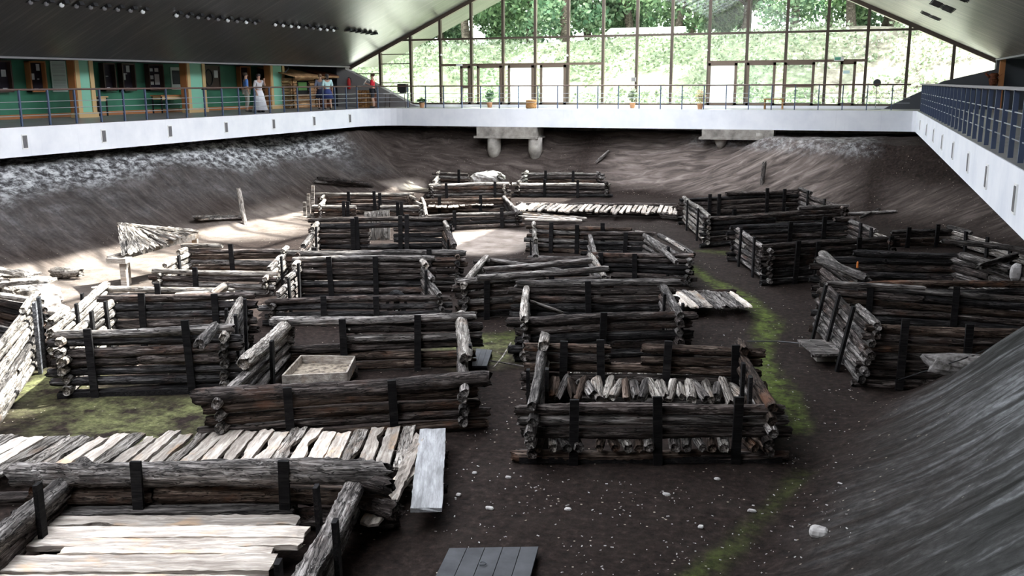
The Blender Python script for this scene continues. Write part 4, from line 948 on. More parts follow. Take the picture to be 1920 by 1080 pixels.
pp = on_ground(1583, 680); lump('stone', pp+Vector((0, 0, .03)), (.35, .3, .1), M['rockm'], 'flat pale stone at the foot of the upright grey timber wall', 'stone', 9, 12)
p = P(1608, 497, 1.1); o = MB().lathe([(.024, -.06), (.024, .06), (.008, .08)], (0, 0, 0), 10).build('marker', mat('orange_plastic', (.55, .16, .03), .5), loc=p); tag(o, 'small orange marker on the side wall of the dark house at the right', 'marker')
M['rockm2'] = mat('dark_rubble', (.12, .11, .1), .95); t_ = NT(M['rockm2']); t_.color(t_.ramp(t_.noise(t_.coord(), 6, 6), [(.35, (.05, .045, .04)), (.65, (.26, .24, .23))])); t_.bump(t_.noise(t_.coord(), 9, 6), .8, .05)
pp = on_ground(1800, 695); lump('rubble_heap', pp+Vector((.2, .3, .0)), (1.3, .5, .30), M['rockm2'], 'grey stony heap against the wall at the right edge above the slope', 'rubble', 10)
for i, (px, py) in enumerate(((890, 889), (1065, 957), (1250, 929), (1314, 990), (953, 897), (918, 955), (752+640-640, 840), (1345, 900), (1410, 960), (860, 930))):
    pp = on_ground(px, py); lump('stone', pp+Vector((0, 0, .015)), (.07+.02*(i % 3), .05+.01*(i % 2), .04), M['rockm'], f'small pale pebble on the dark soil in the foreground, {ordinal(i)} counted', 'stone', 20+i, 8)
# cable coil on C7 front
p = P(745, 566, .42); rt = empty('cable_coil', p, label='coil of black cable with a white plug hanging on the dark front wall', cat='cable'); rt.rotation_euler = (0, 0, .35)
q = MB()
for k in range(5):
    r_ = .20+.015*k; q.tube([(r_*math.cos(a_/24*2*math.pi)*.85, -.12-.012*k, r_*math.sin(a_/24*2*math.pi)*(1+.03*k)) for a_ in range(25)], .009, 5)
q.build('cable', M['rubber'], rt); q = MB(); q.box((0, -.15, -.2), (.05, .05, .14)); q.build('plug', M['white'], rt)
q = MB(); q.box((0, -.10, -.05), (.12, .05, .62)); q.build('hanger_board', M['post'], rt)
# cable poles on ground
o = MB().tube([P(925, 690, .1), P(942, 670, .25), P(958, 643, .3)], .014, 6).build('thin_rod', M['log_pale']); tag(o, 'thin pale rod leaning near the three-plank cover', 'rod')
o = MB().tube([P(918, 676, .12), P(990, 688, .05)], .016, 6).build('thin_rod', M['log_grey']); tag(o, 'thin rod on the ground from the three-plank cover to the front right house', 'rod')
o = MB().tube([P(1400, 640, .05), P(1460, 640, .1), P(1500, 644, .2)], .012, 6).build('ground_cable', M['rubber']); tag(o, 'dark cable crossing the moss towards the wooden hatch', 'cable')
o = MB().tube([on_ground(1670, 722)+Vector((0, 0, .05)), on_ground(1800, 706)+Vector((0, 0, .25)), P(1850, 655, .8), P(1925, 615, 1.3)], .01, 6).build('hanging_wire', M['rubber']); tag(o, 'thin wire rising to the right edge above the near slope', 'wire')
# wood chips and pebbles strewn on the soil (uncountable)
mb = MB(); R_ = random.Random(5)
cands = []
for _ in range(1700):
    px = R_.uniform(560, 1750); py = R_.uniform(560, 1080) if R_.random() < .8 else R_.uniform(420, 560)
    v = P(px, py)
    if any(min(c.x for c in cs)-.2 < v.x < max(c.x for c in cs)+.2 and min(c.y for c in cs)-.2 < v.y < max(c.y for c in cs)+.2 for _k, (r_, cs, h_) in CAB.items()) or v.x > .2: continue
    cands.append(v)
gzs = ground(np.array([v.x for v in cands]), np.array([v.y for v in cands]))
for v, g_ in zip(cands, gzs):
    s = R_.uniform(.004, .013)*(1.8 if R_.random() < .05 else 1)
    R3 = Matrix.Rotation(R_.uniform(0, 6.3), 3, 'Z') @ Matrix.Rotation(R_.uniform(-.4, .4), 3, 'X')
    mb.box((v.x, v.y, g_+s*.3), (s*R_.uniform(1, 3), s, s*.5), R=R3)
o = mb.build('wood_chips', M['rockm']); tag(o, 'pale wood chips and pebbles strewn over the dark soil', 'debris', kind='stuff')
# ---------------------------------------------------------------- the slope, ivy and trees outside
rng = np.random.default_rng(21)
def bank_z(x, y):
    x = np.asarray(x, float); y = np.asarray(y, float)
    top = interp(x, [-60, -30, -15, 0, 15, 30], [7.8, 7.6, 7.9, 8.3, 8.6, 9.0])
    u = np.clip((y-52.5)/11, 0, 1); return GZ-.05+(top-GZ)*(u*u*(3-2*u))+sn(x*.5, y*.5, 31)*.25*np.clip((y-52)/3, 0, 1)
bx_ = np.linspace(-75, 45, 160); by_ = np.linspace(47.65, 100, 90); X, Y = np.meshgrid(bx_, by_, indexing='ij'); Z = bank_z(X, Y)
V = np.stack([X, Y, Z], -1).reshape(-1, 3); ii = np.arange(160*90).reshape(160, 90)
F = np.stack([ii[:-1, :-1], ii[1:, :-1], ii[1:, 1:], ii[:-1, 1:]], -1).reshape(-1, 4)
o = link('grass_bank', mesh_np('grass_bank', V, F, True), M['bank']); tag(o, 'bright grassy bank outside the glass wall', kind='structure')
o = MB().box((RX, 50.1, GZ+.03), (60, 4.9, .1)).build('outside_paving', mat('pale_paving', (.75, .74, .70), .8)); tag(o, 'pale paved strip outside the glass wall', kind='structure')
def leaf_cloud(C_, Nrm=None, size=.2, name='leaves'):
    n = len(C_); a = rng.standard_normal((n, 3)); a /= np.linalg.norm(a, axis=1)[:, None]; b = rng.standard_normal((n, 3)); b -= (a*b).sum(1)[:, None]*a; b /= np.linalg.norm(b, axis=1)[:, None]
    s = size*rng.uniform(.6, 1.3, (n, 1)); q = np.stack([C_-a*s, C_-b*s*.55+a*s*.1, C_+a*s, C_+b*s*.55+a*s*.1], 1).reshape(-1, 3)
    F = np.arange(4*n).reshape(n, 4); return mesh_np(name, q, F, False)
# ivy on the bank
n = 26000; x = rng.uniform(-50, 18, n); y = 52.5+rng.random(n)**1.2*12; keep = sn(x*.6, y*.8, 33) > -.35+np.clip((x+2)*.05, 0, .5); x, y = x[keep], y[keep]
z = bank_z(x, y)+rng.uniform(.0, .35, len(x)); o = link('ivy_cover', leaf_cloud(np.stack([x, y, z], -1), size=.13), M['ivy']); tag(o, 'pale green ivy and weeds covering the bank outside the glass', 'ivy', kind='stuff')
def crown_pts(n, blobs):
    out = []
    for (cx, cy, cz_, rx, rz_) in blobs:
        k = int(n/len(blobs)); v = rng.standard_normal((k, 3)); v /= np.linalg.norm(v, axis=1)[:, None]; r = rng.random(k)**.45
        out.append(np.stack([cx+v[:, 0]*rx*r, cy+v[:, 1]*rx*r, cz_+v[:, 2]*rz_*r], -1))
    return np.vstack(out)
def make_tree(seed, h, spread, low, m):
    R_ = random.Random(seed); root = empty('tree', (0, 0, 0))
    t = MB(); pts = [(0, 0, -.4)]; x_ = y_ = 0
    for k in range(1, 7): x_ += R_.uniform(-.25, .25); y_ += R_.uniform(-.2, .2); pts.append((x_, y_, h*.75*k/6))
    t.tube(pts, [.34, .28, .25, .22, .17, .12, .06], 10)
    for k in range(5):
        i = R_.randint(2, 5); p = pts[i]; a_ = R_.uniform(0, 6.3); L = spread*R_.uniform(.5, .9)
        t.tube([p, (p[0]+L*.5*math.cos(a_), p[1]+L*.5*math.sin(a_), p[2]+L*.35), (p[0]+L*math.cos(a_), p[1]+L*math.sin(a_), p[2]+L*.5)], [.12, .08, .03], 7)
    t.build('trunk', M['bark'], root, smooth=True)
    blobs = [(R_.uniform(-spread, spread)*.75, R_.uniform(-spread, spread)*.75, R_.uniform(low, h), spread*R_.uniform(.3, .55), spread*R_.uniform(.22, .4)) for _ in range(15)]
    link('crown', leaf_cloud(crown_pts(8000, blobs), size=.19), m, root); return root
protos = [make_tree(1, 9, 3.8, 1.2, M['leaf']), make_tree(2, 10, 3.2, 1.2, M['leaf2']), make_tree(3, 8, 4.0, 1.6, M['leaf']), make_tree(4, 7, 3.0, .6, M['leaf2'])]
used = [0]*4
trees = [(-44, 67, 3), (-39.5, 69, 1), (-35, 66, 0), (-31, 69.5, 3), (-27.5, 66, 2), (-23.5, 68.5, 0), (-20, 66, 1), (-16, 69.5, 3), (-12, 67, 0), (-8, 69, 2), (-4.6, 66.5, 1), (-1, 65.5, 2), (1.6, 66.5, 0), (5, 67, 1), (9, 69, 3), (14, 67, 0),
         (-47, 76, 0), (-38, 77, 2), (-29, 78, 1), (-21, 76, 0), (-13, 79, 1), (-3, 77, 0), (6, 77, 2), (-34, 76, 3), (-25, 75, 1), (-17, 75, 3), (-9, 76, 3), (1, 76, 3), (12, 76, 1)]
tl = ['tree of the front row on the bank', 'tree of the rear row on the bank']
for i, (x, y, k) in enumerate(trees):
    if used[k] == 0: r_ = protos[k]
    else:
        r_ = protos[k].copy(); COL.objects.link(r_)
        for ch in protos[k].children: c_ = ch.copy(); COL.objects.link(c_); c_.parent = r_
    used[k] += 1; r_.location = (x, y, float(bank_z(x, y))); r_.rotation_euler = (0, 0, i*1.7); s = .9+.25*((i*7) % 5)/4; r_.scale = (s, s, s)
    row = 0 if i < 16 else 1; kk = i if row == 0 else i-16
    tag(r_, f'{["dark green", "bright green", "broad green", "low green"][k]} {tl[row]} outside, {ordinal(kk)} from the left', 'tree', 'trees outside the glass wall')
o = MB().prism([(0, 0, 0), (5.5, 0, 0), (5.5, 0, .5), (.6, 0, .5)], (0, .6, 0)).build('white_wall_outside', M['white'], loc=PY(1128, 68, 63)); tag(o, 'low white structure between the trees outside', 'wall')

# ---------------------------------------------------------------- gallery left: piers, show cases, tables
def pier(px, lab):
    y0 = PX(px-17, 180, -28.1).y; y1 = PX(px+17 if px < 500 else px+9, 180, -28.1).y; y = (y0+y1)/2; w_ = y1-y0; o = empty('gallery_pier', (-28.3, y, GZ), label=lab, cat='pier')
    MB().box((0, 0, (EZ-GZ)/2), (.30, w_, EZ-GZ-.01)).build('pier_body', M['mint'], o)
    for s in (-1, 1): MB().box((.17, s*(w_/2-.1), (EZ-GZ)/2), (.06, .20, EZ-GZ-.02)).build('pier_trim', M['yellow_trim'], o)
    MB().box((0, -w_/2-.02, (EZ-GZ)/2), (.34, .04, EZ-GZ-.02)).build('pier_side_trim', M['orange_trim'], o)
    MB().box((.02, 0, .1), (.4, w_+.1, .2)).build('pier_base', M['yellow_trim'], o)
pier(163, 'mint green pier with wooden trims, nearest on the left gallery'); pier(371, 'mint green pier with wooden trims, second on the left gallery'); pier(527, 'mint green pier with wooden trims beside the log hut')
def case(pxa, pxb, lab, papers, depth=.25, h=(.98, 2.12), fm='case', bm='dark_panel', cat='display case'):
    xw = WXL+.02; a = PX(pxa, 140, xw).y; b = PX(pxb, 140, xw).y; y = (a+b)/2; w_ = b-a
    o = empty('display_case', (xw, y, GZ+h[0]), label=lab, cat=cat); H_ = h[1]-h[0]
    f = MB(); 
    for s in (-1, 1): f.box((depth/2, s*(w_/2-.03), H_/2), (depth, .06, H_))
    f.box((depth/2, 0, .03), (depth, w_, .06)); f.box((depth/2, 0, H_-.03), (depth, w_, .06)); f.build('case_frame', M[fm], o)
    MB().box((.04, 0, H_/2), (.05, w_-.1, H_-.1)).build('case_back', M[bm], o)
    for (u, v, pw, ph) in papers: MB().box((.075, (u-.5)*(w_-.12), v*H_), (.015, pw*w_, ph*H_)).build('card', M['paper'], o)
    return o
case(-30, 14, 'dark display case cut by the left edge of the photo', [(.8, .6, .2, .22), (.8, .12, .2, .04)])
case(47, 78, 'dark display case with an orange wooden side, second from the left edge', [(.75, .8, .2, .22), (.35, .5, .15, .2), (.7, .42, .12, .03), (.5, .1, .25, .04)], fm='orange_trim')
case(186, 209, 'first dark case right of the nearest mint pier, nearly empty', [(.5, .53, .2, .03), (.55, .12, .25, .04)])
case(221, 246, 'dark case with one tall white card, left of the bay corner', [(.7, .8, .25, .24), (.35, .52, .14, .24), (.5, .62, .15, .03), (.6, .1, .25, .04)])
case(271, 299, 'dark case with framed photographs in two columns', [(.3, .78, .28, .12), (.75, .78, .24, .14), (.3, .5, .3, .14), (.75, .42, .3, .4), (.3, .28, .3, .12), (.65, .08, .2, .04)])
case(443, 463, 'dark case behind the person in the blue shirt', [(.6, .63, .2, .03), (.6, .38, .2, .03), (.6, .1, .2, .04)], fm='orange_trim')
case(483, 503, 'dark case with white cards behind the person in the white dress', [(.75, .78, .25, .2), (.5, .35, .5, .25), (.75, .1, .2, .04)])
case(382, 410, 'brown panel with a round sieve on the left gallery', [(.75, .65, .25, .3)], depth=.1, bm='case')
y_ = PX(391, 140, WXL+.2).y; o = MB().tube([(0, .26*math.cos(k/16*2*math.pi), .38*math.sin(k/16*2*math.pi)) for k in range(17)], .03, 6).build('round_sieve', M['black'], loc=(WXL+.22, y_, GZ+1.55)); tag(o, 'dark round sieve hanging on the brown panel', 'sieve')
def poster(pxa, pxb, m1, m2, lab, h=(.98, 2.15)):
    xw = WXL+.03; a = PX(pxa, 140, xw).y; b = PX(pxb, 140, xw).y; o = empty('poster', (xw, (a+b)/2, GZ+h[0]), label=lab, cat='poster'); H_ = h[1]-h[0]
    MB().box((0, 0, H_/2), (.03, b-a, H_)).build('sheet', m1, o)
    if m2: MB().box((.02, 0, H_*.55), (.02, (b-a)*.8, H_*.62)).build('picture', m2, o)
    return o
po_ = poster(96, 124, M['paper_grey'], None, 'tall pale sheet of small text on the green wall')
for k in range(20): MB().box((.018, 0, .1+k*.052), (.006, .62, .012)).build('text_line', M['dgrey2'], po_)
poster(320, 343, M['paper_grey'], M['darkgrey'], 'framed dark picture poster on the green wall', (1.0, 2.0))
def table(pa, pb, lab, top='orange_trim', h=.76, m2='yellow_trim'):
    a = PX(pa, 180, WXL+.7).y; b = PX(pb, 180, WXL+.7).y; o = empty('table', (WXL+.7, (a+b)/2, GZ), label=lab, cat='table'); w_ = b-a
    MB().box((0, 0, h), (.6, w_, .05)).build('table_top', M[top], o); MB().box((0, 0, h-.1), (.5, w_-.1, .14)).build('apron', M[m2], o)
    for sx in (-1, 1):
        for sy in (-1, 1): MB().box((sx*.24, sy*(w_/2-.06), (h-.02)/2), (.05, .05, h-.03)).build('leg', M['black'], o)
table(292, 352, 'long brown table against the green wall below the poster'); table(173, 192, 'small wooden table beside the nearest mint pier', 'yellow_trim')
sk = MB().box((WXL+.04, 24, GZ+.08), (.06, 45, .16)).build('baseboard_left', M['orange_trim']); sk['kind'] = 'structure'
for i, (px, py) in enumerate(((145, 187), (360, 181))):
    p = PX(px, py, WXL+.08); o = MB().lathe([(.05, -.03), (.06, 0), (.02, .03)], (0, 0, 0), 12).build('wall_socket', M['white'], loc=p); tag(o, ['white round socket left of the nearest mint pier', 'white round socket left of the second mint pier'][i], 'socket')
# log hut with a shingled roof on the gallery
def hut(pa, pb, yb, lab, dark=False, depth=1.8, wallh=1.55):
    xw = -27.6; a = PX(pa, 190, xw).y; b = PX(pb, 190, xw).y; a, b = (a, b) if b < 46.4 else (a-(b-46.4), 46.4); w_ = b-a; o = empty('model_log_hut', (xw-depth/2, (a+b)/2, GZ), label=lab, cat='hut'); m = M['hut_dark' if dark else 'hut_wood']
    n_ = 11; r = wallh/n_/2
    for k in range(n_):
        z = r+2*r*k
        if 5 <= k <= 9 and not dark:
            for s in (-1, 1): 
                l = log((depth/2, s*(w_/2+.15), z), (depth/2, s*(w_/2-.45), z), r*1.05, m, o, 'wall_log', .25, 10, .3)
        else: log((depth/2, -w_/2-.15, z), (depth/2, w_/2+.15, z), r*1.05, m, o, 'wall_log', .25, 10, .3)
        for s in (-1, 1): log((-depth/2, s*w_/2, z), (depth/2+.15, s*w_/2, z), r*1.05, m, o, 'wall_log', .25, 10, .3)
    t_ = wallh; q = MB(); q.prism([(depth/2+.45, -w_/2-.3, t_+.02), (-depth/2, -w_/2-.3, t_+.50), (-depth/2, -w_/2-.3, t_+.55), (depth/2+.45, -w_/2-.3, t_+.08)], (0, w_+.6, 0)); q.build('roof', M['hut_wood'] if not dark else M['hut_dark'], o)
    log((depth/2+.42, -w_/2-.35, t_), (depth/2+.42, w_/2+.35, t_), .07, M['hut_wood'], o, 'eave_log', .3, 10, .3)
    MB().box((0, 0, wallh/2), (depth-.3, w_-.3, wallh-.05)).build('hut_core', M['black'] if not dark else M['hut_dark'], o)
    if not dark: MB().box((depth/2-.1, .1, wallh*.72), (.05, .8, .42)).build('green_drape', mat('green_cloth', (.10, .22, .07), .9), o)
hut(548, 590, 0, 'honey coloured model log hut with a shingled roof on the gallery'); hut(626, 639, 0, 'dark red brown model log house in the gallery corner', True, 1.6, 1.6)
# right gallery wall
y_ = PX(1905, 120, WXR-.05).y; o = MB().box((0, 0, 0), (.04, 1.4, .95)).build('notice_board', M['paper'], loc=(WXR-.05, y_-.3, CZ+.3)); tag(o, 'white notice sheet on the green wall at the right edge', 'notice')
p = PY(1867, 150, YG-.6); o = MB().box((5.55, YG-.7, (GZ+EZ)/2), (.22, .14, EZ-GZ-.02)).build('wooden_jamb', M['orange_trim']); tag(o, 'narrow orange wood jamb at the start of the right green wall', 'jamb')
p = PY(1863, 150, YG-.72); rt = empty('carved_mask', p, label='carved brown wooden head ornament on the dark wall at the right', cat='carving')
q = MB(); q.lathe([(.05, -.34), (.16, -.18), (.20, 0), (.13, .12), (.2, .22), (.12, .3)], (0, 0, 0), 14); q.build('carving_body', M['hut_dark'], rt, smooth=True); q = MB(); q.tube([(-.16, 0, .12), (-.34, 0, .28), (-.22, 0, .36)], [.06, .05, .02], 8); q.tube([(.16, 0, .12), (.34, 0, .28), (.22, 0, .36)], [.06, .05, .02], 8); q.build('ear', M['hut_dark'], rt, smooth=True)
# things on the far gallery
def atfar(px, y=46.2): return PY(px, 190, y).x
def desk():
    x = atfar(745, 45.8); o = empty('small_table', (x, 45.8, GZ), label='small table with thin legs carrying a black monitor by the glass wall', cat='table')
    MB().box((0, 0, .72), (1.3, .6, .05)).build('table_top', M['white'], o)
    for sx in (-1, 1):
        for sy in (-1, 1): MB().tube([(sx*.55, sy*.25, .7), (sx*.6, sy*.27, 0)], .018, 6).build('leg', M['case'], o)
    m_ = empty('monitor', (x+.35, 45.8, GZ+.745), label='black monitor on the small table by the glass wall', cat='monitor'); MB().box((0, 0, .26), (.5, .3, .42)).build('screen_body', M['black'], m_); MB().box((0, 0, .03), (.3, .25, .05)).build('stand', M['black'], m_)
desk()
x = atfar(688, 45.2); o = empty('slatted_bin', (x, 45.2, GZ), label='tall slatted wooden planter beside the man in red', cat='planter')
for k in range(6): MB().box((-.42+k*.165, -.25, .45), (.12, .04, .9)).build('slat', M['stain_wood'], o)
MB().box((0, 0, .44), (.92, .42, .86)).build('planter_body', M['hut_dark'], o)
p = PY(655, 155, 47.0); o = empty('fire_extinguisher', (p.x, 46.955, GZ+.95), label='red fire extinguisher hanging on the grey buttress wall at the left', cat='fire extinguisher')
q = MB(); q.lathe([(.05, 0), (.09, .03), (.09, .48), (.04, .55), (.03, .60)], (0, 0, 0), 14); q.build('cylinder_body', M['red'], o, smooth=True); q = MB(); q.tube([(0, 0, .6), (.12, 0, .58), (.16, 0, .35)], .015, 6); q.box((0, 0, .62), (.12, .03, .03)); q.build('hose', M['black'], o)
x = atfar(996, 45.3); o = MB().lathe([(.24, 0), (.27, .05), (.26, .3), (.28, .38), (.2, .42)], (0, 0, 0), 18).build('wicker_basket', M['stain_wood'], loc=(x, 45.3, GZ), smooth=True); tag(o, 'round wooden tub on the far gallery before the white panes', 'tub')
def potplant(px, lab, m, y=45.6, h=.8):
    x = atfar(px, y); o = empty('potted_plant', (x, y, GZ), label=lab, cat='plant'); q = MB(); q.lathe([(.10, 0), (.15, .24), (.16, .26), (.12, .25)], (0, 0, 0), 14); q.build('pot', M['terracotta'], o)
    link('foliage', leaf_cloud(crown_pts(260, [(0, 0, .26+h*.4, .24, h*.4)]), size=.07), m, o)
potplant(1313, 'potted plant with pale flowers in a terracotta pot on the far gallery', leafmat('flowers', (.5, .55, .25), (.75, .75, .5), (.8, .5, .4)), 45.4)
potplant(918, 'potted green plant before the left window panes', M['leaf2'], 46.5, .9); potplant(791, 'small potted plant left of the far gallery doors', M['leaf'], 45.5, .25)
potplant(1186, 'slender potted plant by the mullion in the middle of the glass wall', M['ivy'], 46.4, .9)
xa, xb = atfar(1432, 46), atfar(1470, 46); o = empty('wooden_bench', ((xa+xb)/2, 46, GZ), label='small wooden bench on the far gallery at the right', cat='bench')
MB().box((0, 0, .45), (xb-xa, .4, .05)).build('seat', M['stain_wood'], o)
for s in (-1, 1): MB().box((s*((xb-xa)/2-.06), 0, .21), (.06, .36, .42)).build('leg', M['stain_wood'], o)
x = atfar(1642, 46.3); o = empty('stand_fan', (x, 46.3, GZ), label='thin stand with a small round dark head by the glass wall', cat='stand')
MB().lathe([(.25, 0), (.25, .03), (.03, .06), (.015, .08), (.015, 1.05)], (0, 0, 0), 14).build('pole', M['steel'], o); q = MB(); q.lathe([(.15, -.04), (.17, 0), (.15, .04)], (0, 0, 0), 18); q.build('head', M['darkgrey'], o, loc=(0, 0, 1.17), rot=(math.pi/2, 0, .2))
p = PY(1573, 110, YG-.25); o = empty('exit_sign', p, label='green and white exit sign above the right hand glass door', cat='sign'); MB().box((0, 0, 0), (.42, .06, .18)).build('sign_box', M['white'], o); MB().box((-.05, -.035, 0), (.26, .01, .13)).build('sign_face', M['signgreen'], o)
p = PY(861, 122, YG-.25); o = MB().box((0, 0, 0), (.34, .06, .10)).build('door_sign', M['white'], loc=p); tag(o, 'white sign box above the left hand glass door', 'sign')
p = PY(1587, 135, YG-.2); o = MB().box((0, 0, 0), (.28, .02, .14)).build('door_notice', mat('pale_aqua', (.6, .8, .8), .6), loc=p); tag(o, 'pale notice stuck on the right hand glass door', 'notice')
p = PY(1188, 149, YG-.2); o = MB().box((0, 0, 0), (.22, .08, .2)).build('switch_box', M['dgrey2'], loc=p); tag(o, 'small grey box on the middle mullion of the glass wall', 'box')
for i, (px, py) in enumerate(((827, 103), (1063, 104), (1325, 94), (1620, 87))):
    p = PY(px, py, YG-.16); o = MB().lathe([(.06, -.04), (.07, 0), (.04, .05)], (0, 0, 0), 12).build('window_sensor', M['white'], loc=p); tag(o, f'small white round fitting on a glass wall mullion, {ordinal(i)} from the left', 'fitting')
p = PX(383, 168, XL-.1); o = MB().box((0, 0, 0), (.1, .22, .05)).build('rail_clamp', M['black'], loc=(XL-.1, p.y, GZ+1.05)); tag(o, 'black clamp on the left handrail by the second pier', 'clamp')
p = PY(634, 0, 46) if False else None
o = MB().tube([PX(534, 117, EL-.2), PX(541, 122, EL-.2)+Vector((0, 0, 0)), PX(540, 130, EL-.2), PX(534, 136, EL-.2)], .035, 7).build('hanging_hose', M['black']); tag(o, 'black pipe curving from the ceiling edge by the honey coloured hut', 'pipe')

# ---------------------------------------------------------------- people
skin = mat('skin', (.55, .33, .24), .6)
def skinned(name, joints, bones, m, parent, sub=2):
    me = bpy.data.meshes.new(name); me.from_pydata([j[0] for j in joints], bones, []); me.update(); o = link(name, me, m, parent)
    md = o.modifiers.new('skin', 'SKIN'); md.use_smooth_shade = True
    for i, j in enumerate(joints):
        v = me.skin_vertices[0].data[i]; v.radius = j[1] if isinstance(j[1], tuple) else (j[1], j[1]); v.use_root = (i == 0)
    s = o.modifiers.new('sub', 'SUBSURF'); s.levels = 1; s.render_levels = sub; return o
def person(loc, rz, lab, H=1.72, top=None, bottom=None, hair=(.05, .03, .02), stride=.0, arms='down', skirt=None, sleeves='short', shorts=False, dress=None, shoes=(.05, .05, .05), longhair=False):
    """faces local -Y"""
    rt = empty('person', loc, rz, label=lab, cat='person'); k = H/1.72; s = stride
    hip, kn, an = .90*k, .48*k, .08*k
    lf, rf = (.10*k, -s, an), (-.10*k, s, an)
    J = [((0, 0, .95*k), (.15*k, .105*k)), ((0, 0, 1.15*k), (.125*k, .09*k)), ((0, .0, 1.34*k), (.16*k, .10*k)), ((0, 0, 1.46*k), (.06*k, .06*k)), ((0, -.01, 1.52*k), (.052*k, .055*k)), ((0, -.02, 1.60*k), (.072*k, .088*k)), ((0, -.01, 1.68*k), (.062*k, .075*k)),
         ((.10*k, 0, hip), .085*k), ((.10*k, -s*.45-.03, kn), .058*k), ((lf[0], lf[1]+.03, an+.12*k), .042*k), ((lf[0], lf[1]+.02, an-.02), .04*k), ((lf[0]+.01, lf[1]-.13*k, .04*k), .034*k),
         ((-.10*k, 0, hip), .085*k), ((-.10*k, s*.35-.04, kn), .058*k), ((rf[0], rf[1]+.03, an+.12*k), .042*k), ((rf[0], rf[1]+.02, an-.02), .04*k), ((rf[0]-.01, rf[1]-.13*k, .04*k), .034*k)]
    B = [(0, 1), (1, 2), (2, 3), (3, 4), (4, 5), (5, 6), (0, 7), (7, 8), (8, 9), (9, 10), (10, 11), (0, 12), (12, 13), (13, 14), (14, 15), (15, 16)]
    hands = []
    for sd in (1, -1):
        sh = (sd*.19*k, 0, 1.40*k)
        if arms == 'down': el, wr, hd = (sd*.25*k, .03+sd*s*.3, 1.12*k), (sd*.26*k, -.05+sd*s*.5, .88*k), Vector((0, -.1, -1))
        elif arms == 'hold': el, wr, hd = (sd*.24*k, -.02, 1.13*k), (sd*.10*k, -.28*k, 1.22*k), Vector((-sd*.3, -.8, .3))
        elif arms == 'raise1' and sd > 0: el, wr, hd = (sd*.26*k, -.10, 1.2*k), (sd*.16*k, -.20*k, 1.42*k), Vector((-.2, -.5, .8))
        else: el, wr, hd = (sd*.25*k, .03, 1.12*k), (sd*.22*k, -.12, .92*k), Vector((0, -.3, -1))
        b0 = len(J); J += [(sh, .055*k), (el, .042*k), (wr, .028*k)]; B += [(2, b0), (b0, b0+1), (b0+1, b0+2)]
        hd.normalize(); side = Vector((0, 1, 0)).cross(hd).normalized() if abs(hd.y) < .9 else Vector((1, 0, 0)); W0 = Vector(wr); pm = W0+hd*.06*k
        J.append((tuple(pm), (.036*k, .018*k))); B.append((b0+2, b0+3)); pi = b0+3
        for f in range(4):
            o_ = side*(f-1.5)*.02*k; ln = [.07, .08, .075, .058][f]*k; i0 = len(J); cv = Vector((0, -.25, 0)) if arms == 'down' else Vector((0, -.1, -.35))
            J += [(tuple(pm+o_*1.1+hd*.035*k), .0095*k), (tuple(pm+o_*1.2+hd*(.035*k+ln*.55)+cv*.015), .0085*k), (tuple(pm+o_*1.2+hd*(.035*k+ln)+cv*.05), .007*k)]; B += [(pi, i0), (i0, i0+1), (i0+1, i0+2)]
        i0 = len(J); tdir = (hd*.7+Vector((-sd*.0, -.7, 0))).normalized(); J += [(tuple(W0+hd*.03*k+tdir*.03*k), .011*k), (tuple(W0+hd*.03*k+tdir*.07*k), .009*k)]; B += [(b0+2, i0), (i0, i0+1)]
    skinned('body', J, B, skin, rt)
    hd_ = MB()
    q = MB(); q.lathe([(.012, -.02), (.016, 0), (.008, .025)], (0, 0, 0), 8); q.build('nose', skin, rt, loc=(0, -.115*k, 1.60*k), rot=(.3, 0, 0), smooth=True)
    em = M['black']
    for sx in (-1, 1): MB().lathe([(.004, -.008), (.010, 0), (.004, .008)], (0, 0, 0), 8).build('eye', em, rt, loc=(sx*.03*k, -.098*k, 1.625*k))
    for sx in (-1, 1): MB().lathe([(.008, -.03), (.02, 0), (.008, .03)], (0, 0, 0), 8).build('ear', skin, rt, loc=(sx*.078*k, -.01, 1.61*k), smooth=True)
    MB().box((0, -.108*k, 1.565*k), (.045, .008, .010)).build('mouth', mat('lips', (.4, .15, .12), .6), rt)
    hm = mat('hair', hair, .6); lump('hair', (0, .018, 1.665*k), (.185*k, .215*k, .16*k), hm, None, None, 40, 12, rt)
    if longhair: lump('ponytail', (0, .10, 1.56*k), (.11*k, .09*k, .26*k), hm, None, None, 41, 10, rt)
    def cloth(nm, idx, infl, col, endz=None):
        mp = {}; JJ = []
        for i in idx:
            mp[i] = len(JJ); r = J[i][1]; r = r if isinstance(r, tuple) else (r, r); JJ.append((J[i][0], (r[0]+infl, r[1]+infl)))
        BB = [(mp[a], mp[b]) for a, b in B if a in mp and b in mp]; return skinned(nm, JJ, BB, mat(nm+'_cloth', col, .85), rt)
    if top: 
        a0 = 17; a1 = 17+3+1+12+2; cloth('shirt', [0, 1, 2]+[a0, a0+1, a1, a1+1], .018*k, top)
    if bottom and not skirt:
        cloth('shorts' if shorts else 'trousers', [0, 7, 8, 12, 13] if shorts else [0, 7, 8, 9, 12, 13, 14], .016*k, bottom)
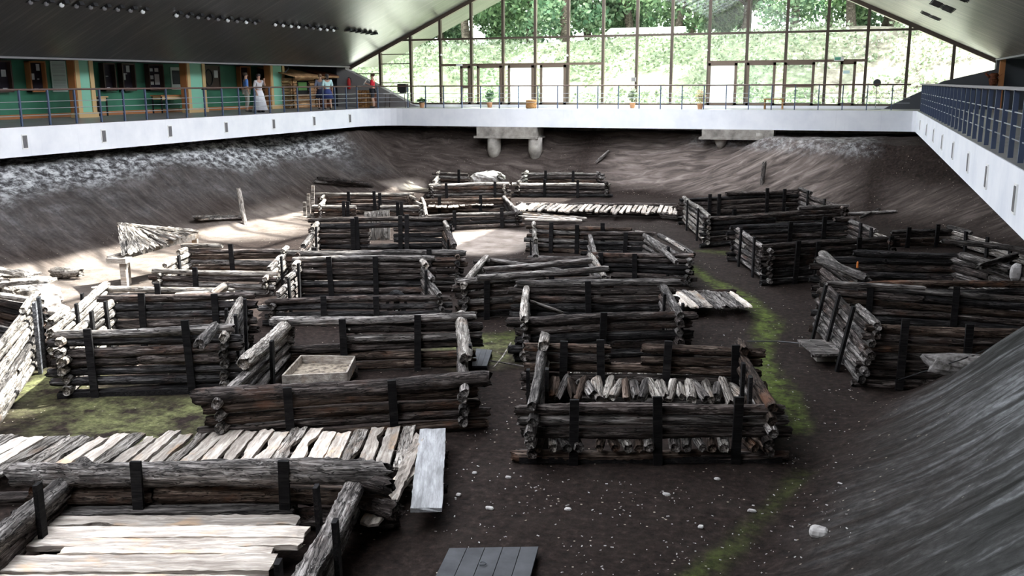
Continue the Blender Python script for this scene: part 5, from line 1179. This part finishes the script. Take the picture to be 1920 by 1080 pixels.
    if skirt:
        z1, r1_, col = skirt; q = MB(); n_ = 24; prof = [(.15, 1.0*k), (.17, .92*k), (.20, .85*k), (r1_, z1)]; V = []; F = []
        for (r, z) in prof+[(r1_-.02, z1), (.13, .98*k)]:
            for a_ in range(n_): th = a_/n_*2*math.pi; w_ = 1+.08*math.sin(th*8)*(1.02*k-z); V.append((r*w_*math.cos(th), r*w_*.8*math.sin(th), z))
        for i in range(5):
            for a_ in range(n_): F.append((i*n_+a_, i*n_+(a_+1) % n_, (i+1)*n_+(a_+1) % n_, (i+1)*n_+a_))
        q.add(V, F); q.build('skirt', mat('skirt_cloth', col, .85), rt, smooth=True)
    for (x, y) in ((lf[0], lf[1]), (rf[0], rf[1])): lump('shoe', (x, y-.05*k, .045*k), (.10*k, .27*k, .09*k), mat('shoe_leather', shoes, .6), None, None, 42, 10, rt)
    return rt
def on_gal(px, x=None, y=None):
    if x is not None: return Vector((x, PX(px, 190, x).y, GZ))
    return Vector((PY(px, 190, y).x, y, GZ))
person(on_gal(463, x=-26.4), 2.4, 'person in a blue shirt and light trousers standing before a display case', 1.74, top=(.10, .22, .55), bottom=(.40, .37, .33))
person(on_gal(487, x=-25.3), 1.2, 'person in a long white dress with a hand to the face', 1.66, top=(.60, .58, .60), skirt=(.10, .34, (.78, .78, .82)), arms='raise1', hair=(.03, .02, .02), longhair=True)
person(on_gal(602, x=-25.3), -2.6, 'person in a blue grey top and dark skirt walking, left of the pair', 1.70, top=(.22, .25, .36), skirt=(.55, .27, (.03, .04, .10)), stride=.12, hair=(.20, .12, .07))
person(on_gal(615, x=-24.8), -2.4, 'person in a pale aqua shirt and dark blue skirt walking, right of the pair', 1.70, top=(.55, .78, .78), skirt=(.52, .30, (.04, .06, .20)), stride=.2, hair=(.04, .03, .03), longhair=True)
pr = person(on_gal(700, y=45.0), -1.35, 'person in a red shirt and dark shorts looking down at a booklet', 1.72, top=(.62, .02, .04), bottom=(.035, .035, .045), shorts=True, arms='hold', hair=(.08, .05, .03))
o = MB().box((0, 0, 0), (.22, .01, .30)).build('booklet', M['paper'], loc=pr.matrix_basis @ Vector((0, -.40, 1.32)), rot=(-.6, 0, -1.35)); tag(o, 'pale booklet held by the person in the red shirt', 'booklet')
